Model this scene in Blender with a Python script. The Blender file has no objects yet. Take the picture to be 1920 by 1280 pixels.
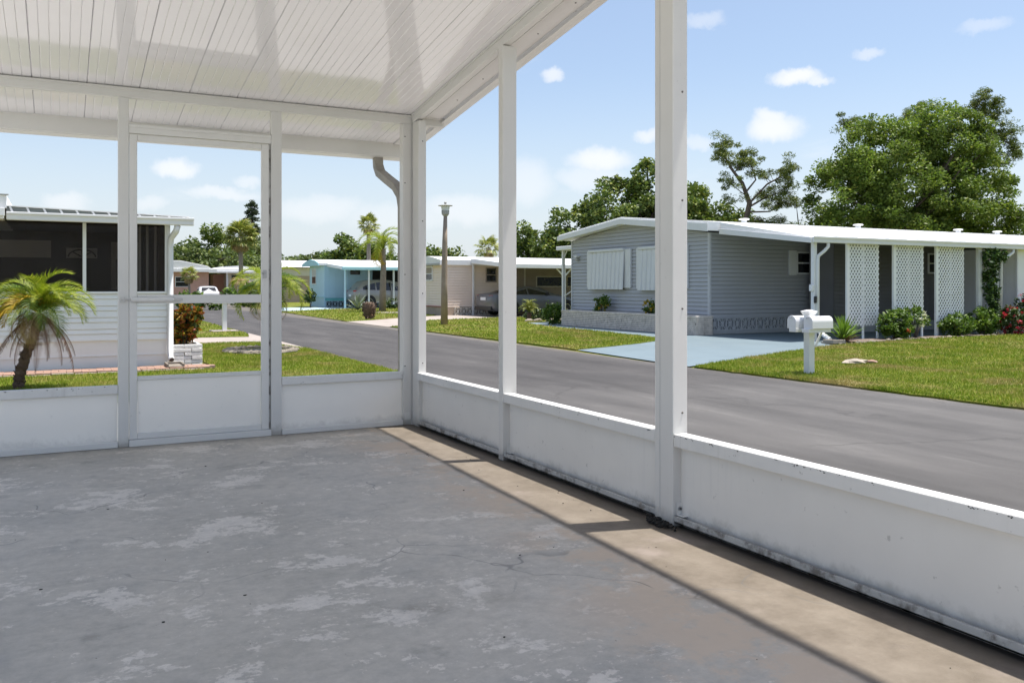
import bpy, bmesh, math, random
import numpy as np
from mathutils import Vector, Matrix
R = math.radians
scn = bpy.context.scene
COL = scn.collection
random.seed(7)
RNG = np.random.default_rng(7)
# ------------------------------------------------------------------ camera
cam = bpy.data.cameras.new('camera'); camo = bpy.data.objects.new('camera', cam); COL.objects.link(camo)
YAW = math.atan(850 / 1607.0)
camo.location = (0, 0, 1.1); camo.rotation_euler = (R(90), 0, -YAW)
cam.sensor_width = 36; cam.lens = 36 * 1607 / 1920; cam.shift_y = -102 / 1920.0
cam.clip_start = 0.05; cam.clip_end = 2000
scn.camera = camo
# ------------------------------------------------------------------ exposure
scn.view_settings.view_transform = 'Standard'; scn.view_settings.look = 'None'
scn.view_settings.gamma = 1.0; scn.view_settings.use_curve_mapping = False
scn.view_settings.exposure = 1.42
scn.render.engine = 'CYCLES'
# ------------------------------------------------------------------ sun
TOSUN = Vector((0.25, -0.07, 1.0)).normalized()
sl = bpy.data.lights.new('sun', 'SUN'); sl.energy = 2.9; sl.angle = R(0.9); sl.color = (1.0, 0.955, 0.88)
so = bpy.data.objects.new('sun', sl); COL.objects.link(so)
so.rotation_euler = TOSUN.to_track_quat('Z', 'Y').to_euler()
# ------------------------------------------------------------------ node helper
def nd(t, typ, ins=None, **props):
    n = t.nodes.new(typ)
    for k, v in props.items(): setattr(n, k, v)
    for k, v in (ins or {}).items():
        s = n.inputs[k]
        if isinstance(v, bpy.types.NodeSocket): t.links.new(v, s)
        else: s.default_value = v
    return n
def mt(t, op, a, b=None, c=None, clamp=False):
    ins = {0: a}
    if b is not None: ins[1] = b
    if c is not None: ins[2] = c
    return nd(t, 'ShaderNodeMath', ins, operation=op, use_clamp=clamp).outputs[0]
def vm(t, op, a, b=None):
    ins = {0: a}
    if b is not None: ins[1] = b
    n = nd(t, 'ShaderNodeVectorMath', ins, operation=op)
    return n.outputs['Value'] if op in ('DOT_PRODUCT', 'LENGTH') else n.outputs[0]
def ramp(t, fac, stops, interp='LINEAR'):
    n = nd(t, 'ShaderNodeValToRGB', {'Fac': fac}); cr = n.color_ramp; cr.interpolation = interp
    while len(cr.elements) > len(stops): cr.elements.remove(cr.elements[-1])
    while len(cr.elements) < len(stops): cr.elements.new(1.0)
    for e, (p, c) in zip(cr.elements, stops):
        e.position = p; e.color = tuple(c) + (1,) if len(c) == 3 else c
    return n.outputs[0]
def smooth(t, v, a, b):
    n = nd(t, 'ShaderNodeMapRange', {0: v, 1: a, 2: b, 3: 0.0, 4: 1.0}, interpolation_type='SMOOTHSTEP'); return n.outputs[0]
def mix(t, f, a, b, bt='MIX'):
    n = nd(t, 'ShaderNodeMix', None, data_type='RGBA', blend_type=bt)
    for i, v in ((0, f), (6, a), (7, b)):
        if isinstance(v, bpy.types.NodeSocket): t.links.new(v, n.inputs[i])
        else: n.inputs[i].default_value = tuple(v) + (1,) if (not isinstance(v, float) and len(v) == 3) else v
    return n.outputs[2]
def noise(t, vec, scale, detail=4, rough=0.55, out='Fac', dist=0.0):
    ins = {'Scale': scale, 'Detail': detail, 'Roughness': rough, 'Distortion': dist}
    if vec is not None: ins['Vector'] = vec
    return nd(t, 'ShaderNodeTexNoise', ins).outputs[out]
# ------------------------------------------------------------------ world: Nishita sky with fair-weather clouds
w = bpy.data.worlds.new('World'); scn.world = w; w.use_nodes = True
t = w.node_tree; t.nodes.clear()
sky = nd(t, 'ShaderNodeTexSky', None, sky_type='NISHITA', sun_disc=False)
sky.sun_elevation = math.asin(TOSUN.z); sky.sun_rotation = math.atan2(TOSUN.x, TOSUN.y)
sky.altitude = 0; sky.air_density = 1.0; sky.dust_density = 1.6; sky.ozone_density = 1.3
gen = nd(t, 'ShaderNodeTexCoord').outputs['Generated']
d = vm(t, 'NORMALIZE', gen)
warp = vm(t, 'SUBTRACT', noise(t, d, 26.0, 6, 0.65, 'Color'), (0.5, 0.5, 0.5))
def sc(v, k): return nd(t, 'ShaderNodeVectorMath', {0: v, 'Scale': k}, operation='SCALE').outputs[0]
dw = vm(t, 'ADD', d, sc(warp, 0.028))
sep = nd(t, 'ShaderNodeSeparateXYZ', {0: d}).outputs
def cdir(az, el):   # degrees right of the street axis, degrees up
    return Vector((math.sin(R(az)) * math.cos(R(el)), math.cos(R(az)) * math.cos(R(el)), math.sin(R(el))))
# (azimuth, elevation, half width, half height, strength)
CLOUDS = [(46.3, 13.1, 1.5, .5, 0.88), (47.6, 12.8, .8, .32, 0.70), (44.9, 10.0, 1.5, .8, 0.84), (44.8, 10.6, .9, .6, 0.79), (33.7, 8.3, 1.9, .8, 0.79), (33.0, 7.2, 2.2, .7, 0.44), (36.8, 9.9, 1.0, .35, 0.62), (30.6, 13.9, .75, .4, 0.66),
          (6.5, 7.3, 1.15, .55, 0.75), (9.2, 5.9, 2.1, .42, 0.53), (.4, 5.0, 1.2, .6, 0.48), (10.8, 6.8, .8, .38, 0.44), (5.0, 5.1, 1.0, .4, 0.40), (15.1, 5.1, 2.6, .8, 0.44), (28.9, 7.0, 1.5, 1.4, 0.44), (24.7, 5.2, 2.6, .9, 0.48),
          (50.4, 14.1, .8, .3, 0.44), (56.8, 15.0, 1.3, .35, 0.31), (40.5, 16.9, 1.1, .4, 0.35), (40.2, 9.4, .9, .4, 0.40), (20.5, 4.6, 3.5, .9, 0.35), (52.5, 9.0, 1.4, .5, 0.31), (-6, 7, 2, .7, 0.53), (63, 11, 2, .8, 0.62)]
acc = None
for az, el, a, b, s in CLOUDS:
    c = cdir(az, el); rx = Vector((math.cos(R(az)), -math.sin(R(az)), 0)); up = rx.cross(c)
    u = mt(t, 'DIVIDE', vm(t, 'DOT_PRODUCT', dw, tuple(rx)), math.tan(R(a)))
    v = mt(t, 'DIVIDE', vm(t, 'DOT_PRODUCT', vm(t, 'SUBTRACT', dw, tuple(c)), tuple(up)), math.tan(R(b)))
    r2 = mt(t, 'ADD', mt(t, 'MULTIPLY', u, u), mt(t, 'MULTIPLY', v, v))
    front = mt(t, 'GREATER_THAN', vm(t, 'DOT_PRODUCT', d, tuple(c)), 0.5)
    f = mt(t, 'MULTIPLY', mt(t, 'MULTIPLY', smooth(t, r2, 1.9, 0.0), front), s)
    acc = f if acc is None else mt(t, 'MAXIMUM', acc, f)
den = mt(t, 'ADD', mt(t, 'ABSOLUTE', sep[2]), 0.16)
pl = nd(t, 'ShaderNodeCombineXYZ', {0: mt(t, 'DIVIDE', sep[0], den), 1: mt(t, 'DIVIDE', sep[1], den), 2: 0.0}).outputs[0]
scat = mt(t, 'MULTIPLY', smooth(t, noise(t, pl, 1.5, 7, 0.55), 0.58, 0.8), 0.4)
scat = mt(t, 'MULTIPLY', scat, smooth(t, sep[2], 0.02, 0.10))
acc = mt(t, 'MAXIMUM', acc, scat)
haz = mt(t, 'ADD', mt(t, 'MULTIPLY', smooth(t, sep[2], 0.26, -0.02), 0.66), 0.12)       # thin high haze, whiter low over the roofs
SKYK = 0.069
cloudy = mix(t, haz, sky.outputs[0], (4.4, 4.75, 5.2)); cloudy = mix(t, acc, cloudy, (5.6, 5.65, 5.8))
bg = nd(t, 'ShaderNodeBackground', {'Color': cloudy, 'Strength': SKYK})
nd(t, 'ShaderNodeOutputWorld', {'Surface': bg.outputs[0]})
# ------------------------------------------------------------------ materials
MATS = {}
def newmat(name):
    m = bpy.data.materials.new(name); m.use_nodes = True; t = m.node_tree; t.nodes.clear()
    MATS[name] = m; return m, t
def finish(t, sh):
    nd(t, 'ShaderNodeOutputMaterial', {'Surface': sh})
def pm(name, col, rough=0.5, var=0.10, scale=5.0, col2=None, thr=(0.55, 0.7), s2=3.0, bump=0.0, bs=80.0, metal=0.0, spec=0.5, streak=None, coat=0.0, speck=None, low=None):
    """plain procedural paint / plastic / stone: two noises of colour, optional second colour in patches, dirt streaks, bump"""
    m, t = newmat(name)
    co = nd(t, 'ShaderNodeTexCoord').outputs['Object']
    n1 = noise(t, co, scale, 6, 0.6)
    c = ramp(t, n1, [(0.3, [x * (1 - var) for x in col]), (0.7, [min(1, x * (1 + var)) for x in col])])
    if col2 is not None:
        c = mix(t, smooth(t, noise(t, co, s2, 8, 0.62), *thr), c, col2)
    if streak is not None:
        k, dark = streak
        mp = nd(t, 'ShaderNodeMapping', {0: co, 'Scale': (30.0, 30.0, 1.6)}).outputs[0]
        f = mt(t, 'MULTIPLY', smooth(t, noise(t, mp, 1.0, 5, 0.6), 0.5, 0.8), smooth(t, noise(t, co, 1.7, 3), 0.4, 0.7))
        c = mix(t, mt(t, 'MULTIPLY', f, k), c, dark)
    if speck is not None:
        k, dark, s = speck
        f = smooth(t, noise(t, co, s, 3, 0.7), 0.66, 0.74)
        c = mix(t, mt(t, 'MULTIPLY', f, k), c, dark)
    if low is not None:      # splash-up dirt along the foot
        z0, z1, k, dark = low
        zz = nd(t, 'ShaderNodeSeparateXYZ', {0: co}).outputs[2]
        f = smooth(t, mt(t, 'ADD', zz, mt(t, 'MULTIPLY', mt(t, 'SUBTRACT', noise(t, co, 9.0, 7, 0.72), 0.5), 0.16)), z1, z0)
        c = mix(t, mt(t, 'MULTIPLY', f, k), c, dark)
    ins = {'Base Color': c, 'Roughness': mt(t, 'ADD', mt(t, 'MULTIPLY', n1, 0.12), rough - 0.06), 'Metallic': metal, 'Specular IOR Level': spec, 'Coat Weight': coat}
    b = nd(t, 'ShaderNodeBsdfPrincipled', ins)
    if bump:
        bn = nd(t, 'ShaderNodeBump', {'Strength': bump, 'Distance': 0.01, 'Height': noise(t, co, bs, 5, 0.6)})
        t.links.new(bn.outputs[0], b.inputs['Normal'])
    finish(t, b.outputs[0]); return m
def leafmat(name, stops, trans=0.3, patch=None, rough=0.5, var=0.35):
    """leaves: a colour per leaf, a slow light/dark drift through the crown, some light through the blade"""
    m, t = newmat(name)
    geo = nd(t, 'ShaderNodeNewGeometry')
    co = nd(t, 'ShaderNodeTexCoord').outputs['Object']
    c = ramp(t, geo.outputs['Random Per Island'], stops)
    f = noise(t, co, patch or 0.9, 3, 0.6)
    c = mix(t, 1.0, c, ramp(t, f, [(0.3, [1 - var] * 3), (0.7, [1 + var * 0.6] * 3)]), 'MULTIPLY')
    b = nd(t, 'ShaderNodeBsdfPrincipled', {'Base Color': c, 'Roughness': rough, 'Specular IOR Level': 0.3})
    tr = nd(t, 'ShaderNodeBsdfTranslucent', {'Color': mix(t, 1.0, c, (1.25, 1.3, 0.7), 'MULTIPLY')})
    s = nd(t, 'ShaderNodeMixShader', {0: trans, 1: b.outputs[0], 2: tr.outputs[0]})
    finish(t, s.outputs[0]); return m
# carport metal
pm('white_metal', (0.66, 0.655, 0.64), 0.38, 0.03, 3.0, streak=(0.18, (0.45, 0.44, 0.42)), speck=(0.30, (0.25, 0.24, 0.22), 55.0))
pm('white_post', (0.62, 0.615, 0.60), 0.35, 0.025, 3.0, speck=(0.22, (0.3, 0.28, 0.25), 40.0), streak=(0.12, (0.5, 0.48, 0.45)), low=(0.0, 0.09, 0.6, (0.2, 0.19, 0.17)))
pm('rail_metal', (0.66, 0.655, 0.64), 0.42, 0.04, 4.0, streak=(0.5, (0.36, 0.35, 0.33)), speck=(0.55, (0.10, 0.095, 0.085), 26.0))
pm('kick_sheet', (0.71, 0.695, 0.665), 0.42, 0.05, 1.6, streak=(0.25, (0.5, 0.5, 0.5)), speck=(0.5, (0.3, 0.29, 0.28), 19.0), low=(0.03, 0.10, 0.45, (0.26, 0.25, 0.23)))
pm('door_sheet', (0.86, 0.835, 0.79), 0.42, 0.03, 1.6, speck=(0.3, (0.4, 0.39, 0.38), 19.0), low=(0.03, 0.10, 0.4, (0.33, 0.32, 0.3)))
pm('sill_metal', (0.42, 0.42, 0.41), 0.5, 0.10, 4.0, col2=(0.14, 0.13, 0.12), thr=(0.46, 0.64), s2=11.0)
pm('screw', (0.10, 0.095, 0.09), 0.5, 0.2, 30)
pm('zinc', (0.45, 0.45, 0.46), 0.35, 0.15, 20, metal=0.8)
pm('gutter_dark', (0.30, 0.275, 0.24), 0.55, 0.2, 9, col2=(0.18, 0.16, 0.13), s2=14)
pm('black_grime', (0.018, 0.016, 0.014), 0.9, 0.4, 40, bump=0.5)
def ceil_mat():
    m, t = newmat('roof_pan')
    co = nd(t, 'ShaderNodeTexCoord').outputs['Object']
    n1 = noise(t, co, 2.0, 4)
    c = ramp(t, n1, [(0.3, (0.72, 0.71, 0.72)), (0.7, (0.76, 0.75, 0.76))])
    b = nd(t, 'ShaderNodeBsdfPrincipled', {'Base Color': c, 'Roughness': 0.05, 'Specular IOR Level': 0.6})
    finish(t, b.outputs[0])
ceil_mat()
def floor_mat():
    m, t = newmat('carport_floor')
    co = nd(t, 'ShaderNodeTexCoord').outputs['Object']
    s = nd(t, 'ShaderNodeSeparateXYZ', {0: co}).outputs
    big = noise(t, co, 0.9, 5, 0.6); fine = noise(t, co, 38.0, 5, 0.65)
    paint = ramp(t, big, [(0.25, (0.375, 0.345, 0.293)), (0.5, (0.475, 0.435, 0.372)), (0.75, (0.565, 0.51, 0.43))])
    paint = mix(t, smooth(t, noise(t, co, 2.3, 4), 0.5, 0.75), paint, (0.385, 0.36, 0.318))
    # worn-through light concrete, stretched across the carport, broken up by fine noise
    mp = nd(t, 'ShaderNodeMapping', {0: co, 'Scale': (1.0, 1.35, 1.0), 'Rotation': (0, 0, 0.6)}).outputs[0]
    worn = noise(t, mp, 1.7, 12, 0.74, dist=0.15)
    wf = smooth(t, mt(t, 'ADD', worn, mt(t, 'MULTIPLY', mt(t, 'SUBTRACT', fine, 0.5), 0.20)), 0.548, 0.575)
    paint = mix(t, mt(t, 'MULTIPLY', wf, 0.9), paint, (0.66, 0.605, 0.53))
    w2 = smooth(t, mt(t, 'ADD', noise(t, co, 6.0, 10, 0.76), mt(t, 'MULTIPLY', mt(t, 'SUBTRACT', fine, 0.5), 0.3)), 0.60, 0.625)
    paint = mix(t, mt(t, 'MULTIPLY', w2, 0.85), paint, (0.66, 0.605, 0.53))
    dk = smooth(t, noise(t, co, 2.6, 8, 0.68), 0.55, 0.72)
    paint = mix(t, mt(t, 'MULTIPLY', dk, 0.7), paint, (0.27, 0.248, 0.212))
    st = smooth(t, noise(t, co, 1.15, 5, 0.6), 0.60, 0.70)
    paint = mix(t, mt(t, 'MULTIPLY', st, 0.4), paint, (0.33, 0.285, 0.225))
    gr = noise(t, co, 16.0, 8, 0.8)
    paint = mix(t, 1.0, paint, ramp(t, gr, [(0.3, (0.8,) * 3), (0.7, (1.16,) * 3)]), 'MULTIPLY')
    mp2 = nd(t, 'ShaderNodeMapping', {0: co, 'Scale': (1.0, 3.2, 1.0), 'Rotation': (0, 0, -0.25)}).outputs[0]
    w3 = smooth(t, noise(t, mp2, 3.2, 12, 0.8), 0.60, 0.63)
    paint = mix(t, mt(t, 'MULTIPLY', w3, 0.7), paint, (0.64, 0.59, 0.52))
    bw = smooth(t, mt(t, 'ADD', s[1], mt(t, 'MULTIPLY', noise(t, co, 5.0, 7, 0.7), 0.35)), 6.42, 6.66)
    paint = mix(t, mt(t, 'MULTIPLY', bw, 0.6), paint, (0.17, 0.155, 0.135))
    # bare tan concrete by the street wall, darkened up to the sun edge against glare
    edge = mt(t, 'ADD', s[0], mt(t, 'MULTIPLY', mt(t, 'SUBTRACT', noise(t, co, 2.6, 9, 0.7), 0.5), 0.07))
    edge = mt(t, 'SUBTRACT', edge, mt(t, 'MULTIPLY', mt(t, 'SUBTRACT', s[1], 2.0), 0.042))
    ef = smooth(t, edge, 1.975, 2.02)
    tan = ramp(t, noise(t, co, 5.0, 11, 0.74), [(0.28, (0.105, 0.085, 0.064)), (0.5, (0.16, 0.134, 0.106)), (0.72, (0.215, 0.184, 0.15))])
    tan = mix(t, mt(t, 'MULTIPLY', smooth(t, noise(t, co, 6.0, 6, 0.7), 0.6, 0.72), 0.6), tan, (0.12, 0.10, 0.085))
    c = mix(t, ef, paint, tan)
    pk = mt(t, 'MULTIPLY', smooth(t, noise(t, co, 1.9, 5), 0.56, 0.72), smooth(t, s[0], 1.3, 1.8))
    c = mix(t, mt(t, 'MULTIPLY', pk, 0.3), c, (0.40, 0.335, 0.32))
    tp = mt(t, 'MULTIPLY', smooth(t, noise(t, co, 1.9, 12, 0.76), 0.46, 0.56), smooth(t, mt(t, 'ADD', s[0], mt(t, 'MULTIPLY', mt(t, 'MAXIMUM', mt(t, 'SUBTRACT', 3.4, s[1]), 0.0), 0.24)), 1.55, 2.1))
    tp = mt(t, 'MULTIPLY', tp, mt(t, 'SUBTRACT', 1.0, ef))  # worn tan blotches, painted lighter where the roof shades the floor
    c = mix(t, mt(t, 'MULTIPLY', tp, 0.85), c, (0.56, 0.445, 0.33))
    # scuffs: thin curved arcs
    wv = nd(t, 'ShaderNodeTexVoronoi', {'Vector': vm(t, 'ADD', co, sc2(t, noise(t, co, 1.2, 3, out='Color'), 0.9)), 'Scale': 1.05}, feature='DISTANCE_TO_EDGE').outputs[0]
    sf = mt(t, 'MULTIPLY', smooth(t, wv, 0.007, 0.001), smooth(t, noise(t, co, 1.6, 3), 0.50, 0.60))
    c = mix(t, mt(t, 'MULTIPLY', sf, 0.55), c, (0.10, 0.10, 0.10))
    # grime against the walls, dark specks
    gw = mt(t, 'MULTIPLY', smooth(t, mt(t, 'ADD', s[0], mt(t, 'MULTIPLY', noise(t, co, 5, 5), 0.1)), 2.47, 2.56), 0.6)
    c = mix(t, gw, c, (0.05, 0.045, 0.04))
    sp = smooth(t, noise(t, co, 70.0, 2, 0.5), 0.765, 0.785)
    c = mix(t, mt(t, 'MULTIPLY', sp, 0.7), c, (0.06, 0.055, 0.05))
    b = nd(t, 'ShaderNodeBsdfPrincipled', {'Base Color': c, 'Roughness': mt(t, 'ADD', mt(t, 'MULTIPLY', worn, 0.3), 0.42), 'Specular IOR Level': 0.4})
    h = mt(t, 'ADD', mt(t, 'MULTIPLY', fine, 0.5), mt(t, 'MULTIPLY', wf, -0.6))
    bn = nd(t, 'ShaderNodeBump', {'Strength': 0.22, 'Distance': 0.008, 'Height': h})
    t.links.new(bn.outputs[0], b.inputs['Normal']); finish(t, b.outputs[0])
def sc2(t, v, k): return nd(t, 'ShaderNodeVectorMath', {0: v, 'Scale': k}, operation='SCALE').outputs[0]
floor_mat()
def road_mat():
    m, t = newmat('asphalt')
    co = nd(t, 'ShaderNodeTexCoord').outputs['Object']
    mp = nd(t, 'ShaderNodeMapping', {0: co, 'Scale': (1.5, 0.28, 1.0), 'Rotation': (0, 0, 0.12)}).outputs[0]
    n = noise(t, mp, 1.3, 7, 0.62)
    c = ramp(t, n, [(0.28, (0.064, 0.061, 0.060)), (0.45, (0.086, 0.082, 0.081)), (0.6, (0.105, 0.10, 0.098)), (0.78, (0.15, 0.144, 0.139))])
    st = smooth(t, noise(t, mp, 3.4, 6, 0.7), 0.62, 0.72)
    c = mix(t, mt(t, 'MULTIPLY', st, 0.35), c, (0.17, 0.163, 0.157))
    g = noise(t, co, 170.0, 3, 0.7)
    c = mix(t, 1.0, c, ramp(t, g, [(0.3, (0.66,) * 3), (0.7, (1.34,) * 3)]), 'MULTIPLY')
    vo = nd(t, 'ShaderNodeTexVoronoi', {'Vector': vm(t, 'ADD', co, sc2(t, noise(t, co, 1.5, 4, out='Color'), 0.7)), 'Scale': 0.33}, feature='DISTANCE_TO_EDGE').outputs[0]
    cr = mt(t, 'MULTIPLY', smooth(t, vo, 0.010, 0.001), smooth(t, noise(t, co, 0.5, 3), 0.45, 0.6))
    c = mix(t, mt(t, 'MULTIPLY', cr, 0.4), c, (0.04, 0.039, 0.038))
    c = mix(t, mt(t, 'MULTIPLY', smooth(t, noise(t, co, 0.45, 6, 0.6), 0.54, 0.62), 0.3), c, (0.062, 0.06, 0.06))
    c = mix(t, mt(t, 'MULTIPLY', smooth(t, noise(t, co, 2.4, 4, 0.6), 0.70, 0.76), 0.6), c, (0.05, 0.048, 0.047))
    ry = mt(t, 'ADD', nd(t, 'ShaderNodeSeparateXYZ', {0: co}).outputs[1], mt(t, 'MULTIPLY', noise(t, co, 0.6, 6, 0.6), 5.0))
    c = mix(t, mt(t, 'MULTIPLY', smooth(t, ry, 9.5, 14.0), 0.62), c, mix(t, 1.0, c, (0.5, 0.48, 0.49), 'MULTIPLY'))
    rx = nd(t, 'ShaderNodeSeparateXYZ', {0: co}).outputs[0]
    ed = mt(t, 'ADD', mt(t, 'ABSOLUTE', mt(t, 'SUBTRACT', rx, 6.8)), mt(t, 'MULTIPLY', noise(t, co, 3.5, 7, 0.7), 0.7))
    c = mix(t, mt(t, 'MULTIPLY', smooth(t, ed, 2.35, 2.75), 0.55), c, (0.17, 0.15, 0.125))
    b = nd(t, 'ShaderNodeBsdfPrincipled', {'Base Color': c, 'Roughness': 0.85, 'Specular IOR Level': 0.3})
    bn = nd(t, 'ShaderNodeBump', {'Strength': 0.5, 'Distance': 0.008, 'Height': g})
    t.links.new(bn.outputs[0], b.inputs['Normal']); finish(t, b.outputs[0])
road_mat()
def turf_mat(name, dry):
    m, t = newmat(name)
    co = nd(t, 'ShaderNodeTexCoord').outputs['Object']
    n = noise(t, co, 1.1, 7, 0.65)
    c = ramp(t, n, [(0.28, (0.075, 0.115, 0.009)), (0.45, (0.115, 0.145, 0.013)), (0.6, (0.15, 0.155, 0.024)), (0.74, (0.21, 0.17, 0.06))])
    c = mix(t, mt(t, 'MULTIPLY', smooth(t, noise(t, co, 0.8, 9, 0.7), 0.5, 0.66), dry), c, (0.25, 0.195, 0.10))
    c = mix(t, 1.0, c, ramp(t, noise(t, co, 45, 3, 0.7), [(0.3, (0.6,) * 3), (0.7, (1.35,) * 3)]), 'MULTIPLY')
    b = nd(t, 'ShaderNodeBsdfPrincipled', {'Base Color': c, 'Roughness': 0.9, 'Specular IOR Level': 0.15})
    bn = nd(t, 'ShaderNodeBump', {'Strength': 0.6, 'Distance': 0.03, 'Height': noise(t, co, 60, 3, 0.7)})
    t.links.new(bn.outputs[0], b.inputs['Normal']); finish(t, b.outputs[0])
turf_mat('turf', 0.75)
def blade_mat():
    m, t = newmat('grass_blade')
    geo = nd(t, 'ShaderNodeNewGeometry'); co = nd(t, 'ShaderNodeTexCoord').outputs['Object']
    c = ramp(t, geo.outputs['Random Per Island'], [(0.0, (0.125, 0.215, 0.013)), (0.4, (0.205, 0.295, 0.02)), (0.75, (0.295, 0.335, 0.036)), (1.0, (0.45, 0.40, 0.13))])
    c = mix(t, mt(t, 'MULTIPLY', smooth(t, noise(t, co, 0.8, 9, 0.7), 0.47, 0.66), 0.8), c, (0.34, 0.275, 0.12))
    c = mix(t, 1.0, c, ramp(t, noise(t, co, 1.6, 8, 0.7), [(0.3, (0.62, 0.72, 0.6)), (0.7, (1.25, 1.15, 1.1))]), 'MULTIPLY')
    b = nd(t, 'ShaderNodeBsdfPrincipled', {'Base Color': c, 'Roughness': 0.6, 'Specular IOR Level': 0.25})
    tr = nd(t, 'ShaderNodeBsdfTranslucent', {'Color': c})
    finish(t, nd(t, 'ShaderNodeMixShader', {0: 0.3, 1: b.outputs[0], 2: tr.outputs[0]}).outputs[0])
blade_mat()
pm('concrete_pale', (0.33, 0.285, 0.255), 0.85, 0.14, 1.5, col2=(0.25, 0.205, 0.175), s2=1.1, bump=0.15, speck=(0.3, (0.2, 0.18, 0.16), 14.0))
pm('own_drive', (0.40, 0.385, 0.36), 0.8, 0.08, 1.0, speck=(0.2, (0.25, 0.24, 0.22), 12.0), bump=0.1)
pm('bounce_drive', (0.66, 0.63, 0.585), 0.8, 0.06, 1.0, speck=(0.2, (0.35, 0.33, 0.3), 12.0), bump=0.1)  # pale colour chosen to throw light into the carport
pm('slab_side', (0.38, 0.37, 0.35), 0.9, 0.15, 4)
pm('blue_concrete', (0.14, 0.187, 0.215), 0.6, 0.08, 1.2, col2=(0.165, 0.205, 0.225), s2=0.9, speck=(0.35, (0.16, 0.2, 0.23), 9.0), bump=0.06)
pm('blue_concrete_pale', (0.33, 0.42, 0.46), 0.7, 0.06, 1.2)
pm('paver', (0.31, 0.19, 0.145), 0.9, 0.22, 7, col2=(0.34, 0.265, 0.215), s2=3.5, bump=0.2)
pm('edging', (0.33, 0.285, 0.235), 0.9, 0.15, 5, bump=0.2)
pm('stone', (0.23, 0.20, 0.165), 0.9, 0.25, 6, col2=(0.2, 0.17, 0.145), s2=9, bump=0.4, bs=40)
pm('mulch', (0.16, 0.12, 0.095), 0.95, 0.3, 12, bump=0.6, bs=60)
# houses
pm('grey_siding', (0.42, 0.425, 0.45), 0.55, 0.04, 1.5, streak=(0.12, (0.24, 0.24, 0.26)))
pm('grey_trim', (0.52, 0.525, 0.545), 0.5, 0.03, 2)
pm('roof_white', (0.80, 0.80, 0.80), 0.45, 0.03, 1.2, streak=(0.12, (0.6, 0.6, 0.6)))
pm('fascia_white', (0.74, 0.74, 0.745), 0.45, 0.04, 2, streak=(0.25, (0.5, 0.5, 0.5)))
pm('shutter_white', (0.66, 0.665, 0.675), 0.4, 0.03, 2, speck=(0.2, (0.4, 0.4, 0.4), 10.0))
pm('roman_brick', (0.66, 0.59, 0.52), 0.9, 0.22, 9, col2=(0.52, 0.455, 0.39), s2=6, bump=0.25)
pm('mortar', (0.24, 0.22, 0.20), 0.95, 0.15, 12)
pm('breeze_block', (0.46, 0.465, 0.48), 0.8, 0.10, 6)
pm('dark_void', (0.012, 0.012, 0.014), 0.8, 0.2, 4)
pm('shade_siding', (0.18, 0.175, 0.175), 0.65, 0.06, 2)  # house siding with the carport's shade put into its colour
pm('skirt_grey', (0.38, 0.39, 0.41), 0.7, 0.06, 3)
pm('lattice_white', (0.86, 0.86, 0.865), 0.5, 0.04, 3)
pm('white_siding', (0.82, 0.82, 0.82), 0.42, 0.03, 2, streak=(0.12, (0.6, 0.6, 0.58)))
pm('skirt_white', (0.82, 0.80, 0.775), 0.55, 0.05, 1.4, streak=(0.2, (0.55, 0.53, 0.5)))
pm('white_brick', (0.74, 0.73, 0.72), 0.7, 0.08, 9, bump=0.5, bs=45)
pm('room_brown', (0.085, 0.068, 0.06), 0.8, 0.15, 2)
pm('room_light', (0.62, 0.59, 0.55), 0.8, 0.08, 2)
pm('bar_grey', (0.5, 0.5, 0.5), 0.5, 0.05, 3)
pm('pan_shadow', (0.16, 0.18, 0.175), 0.6, 0.15, 6)
pm('beige_siding', (0.82, 0.69, 0.585), 0.6, 0.05, 1.5)
pm('beige_skirt', (0.40, 0.315, 0.24), 0.85, 0.14, 2.5)
pm('red_trim', (0.33, 0.10, 0.075), 0.6, 0.2, 4)
pm('porch_tan', (0.33, 0.275, 0.235), 0.7, 0.1, 2)
pm('blue_wall', (0.46, 0.66, 0.77), 0.55, 0.04, 1.4)
pm('blue_fascia', (0.36, 0.62, 0.70), 0.5, 0.04, 2)
pm('teal', (0.13, 0.42, 0.44), 0.5, 0.06, 3)
pm('blue_block', (0.36, 0.46, 0.52), 0.8, 0.08, 4)
pm('tan_siding', (0.42, 0.32, 0.235), 0.7, 0.08, 2)
pm('cream_wall', (0.60, 0.56, 0.50), 0.7, 0.05, 2)
pm('pink_wall', (0.55, 0.33, 0.26), 0.7, 0.08, 2)
pm('olive_wall', (0.22, 0.22, 0.19), 0.8, 0.08, 2)
pm('lamp_pole', (0.30, 0.235, 0.18), 0.8, 0.12, 4, col2=(0.38, 0.32, 0.26), s2=2.5, streak=(0.4, (0.16, 0.12, 0.09)))
pm('lamp_grey', (0.36, 0.36, 0.34), 0.5, 0.08, 9)
pm('lamp_lens', (0.75, 0.77, 0.75), 0.2, 0.03, 9)
pm('mailbox_white', (0.78, 0.78, 0.785), 0.35, 0.03, 4, speck=(0.15, (0.4, 0.38, 0.35), 22.0))
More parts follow.
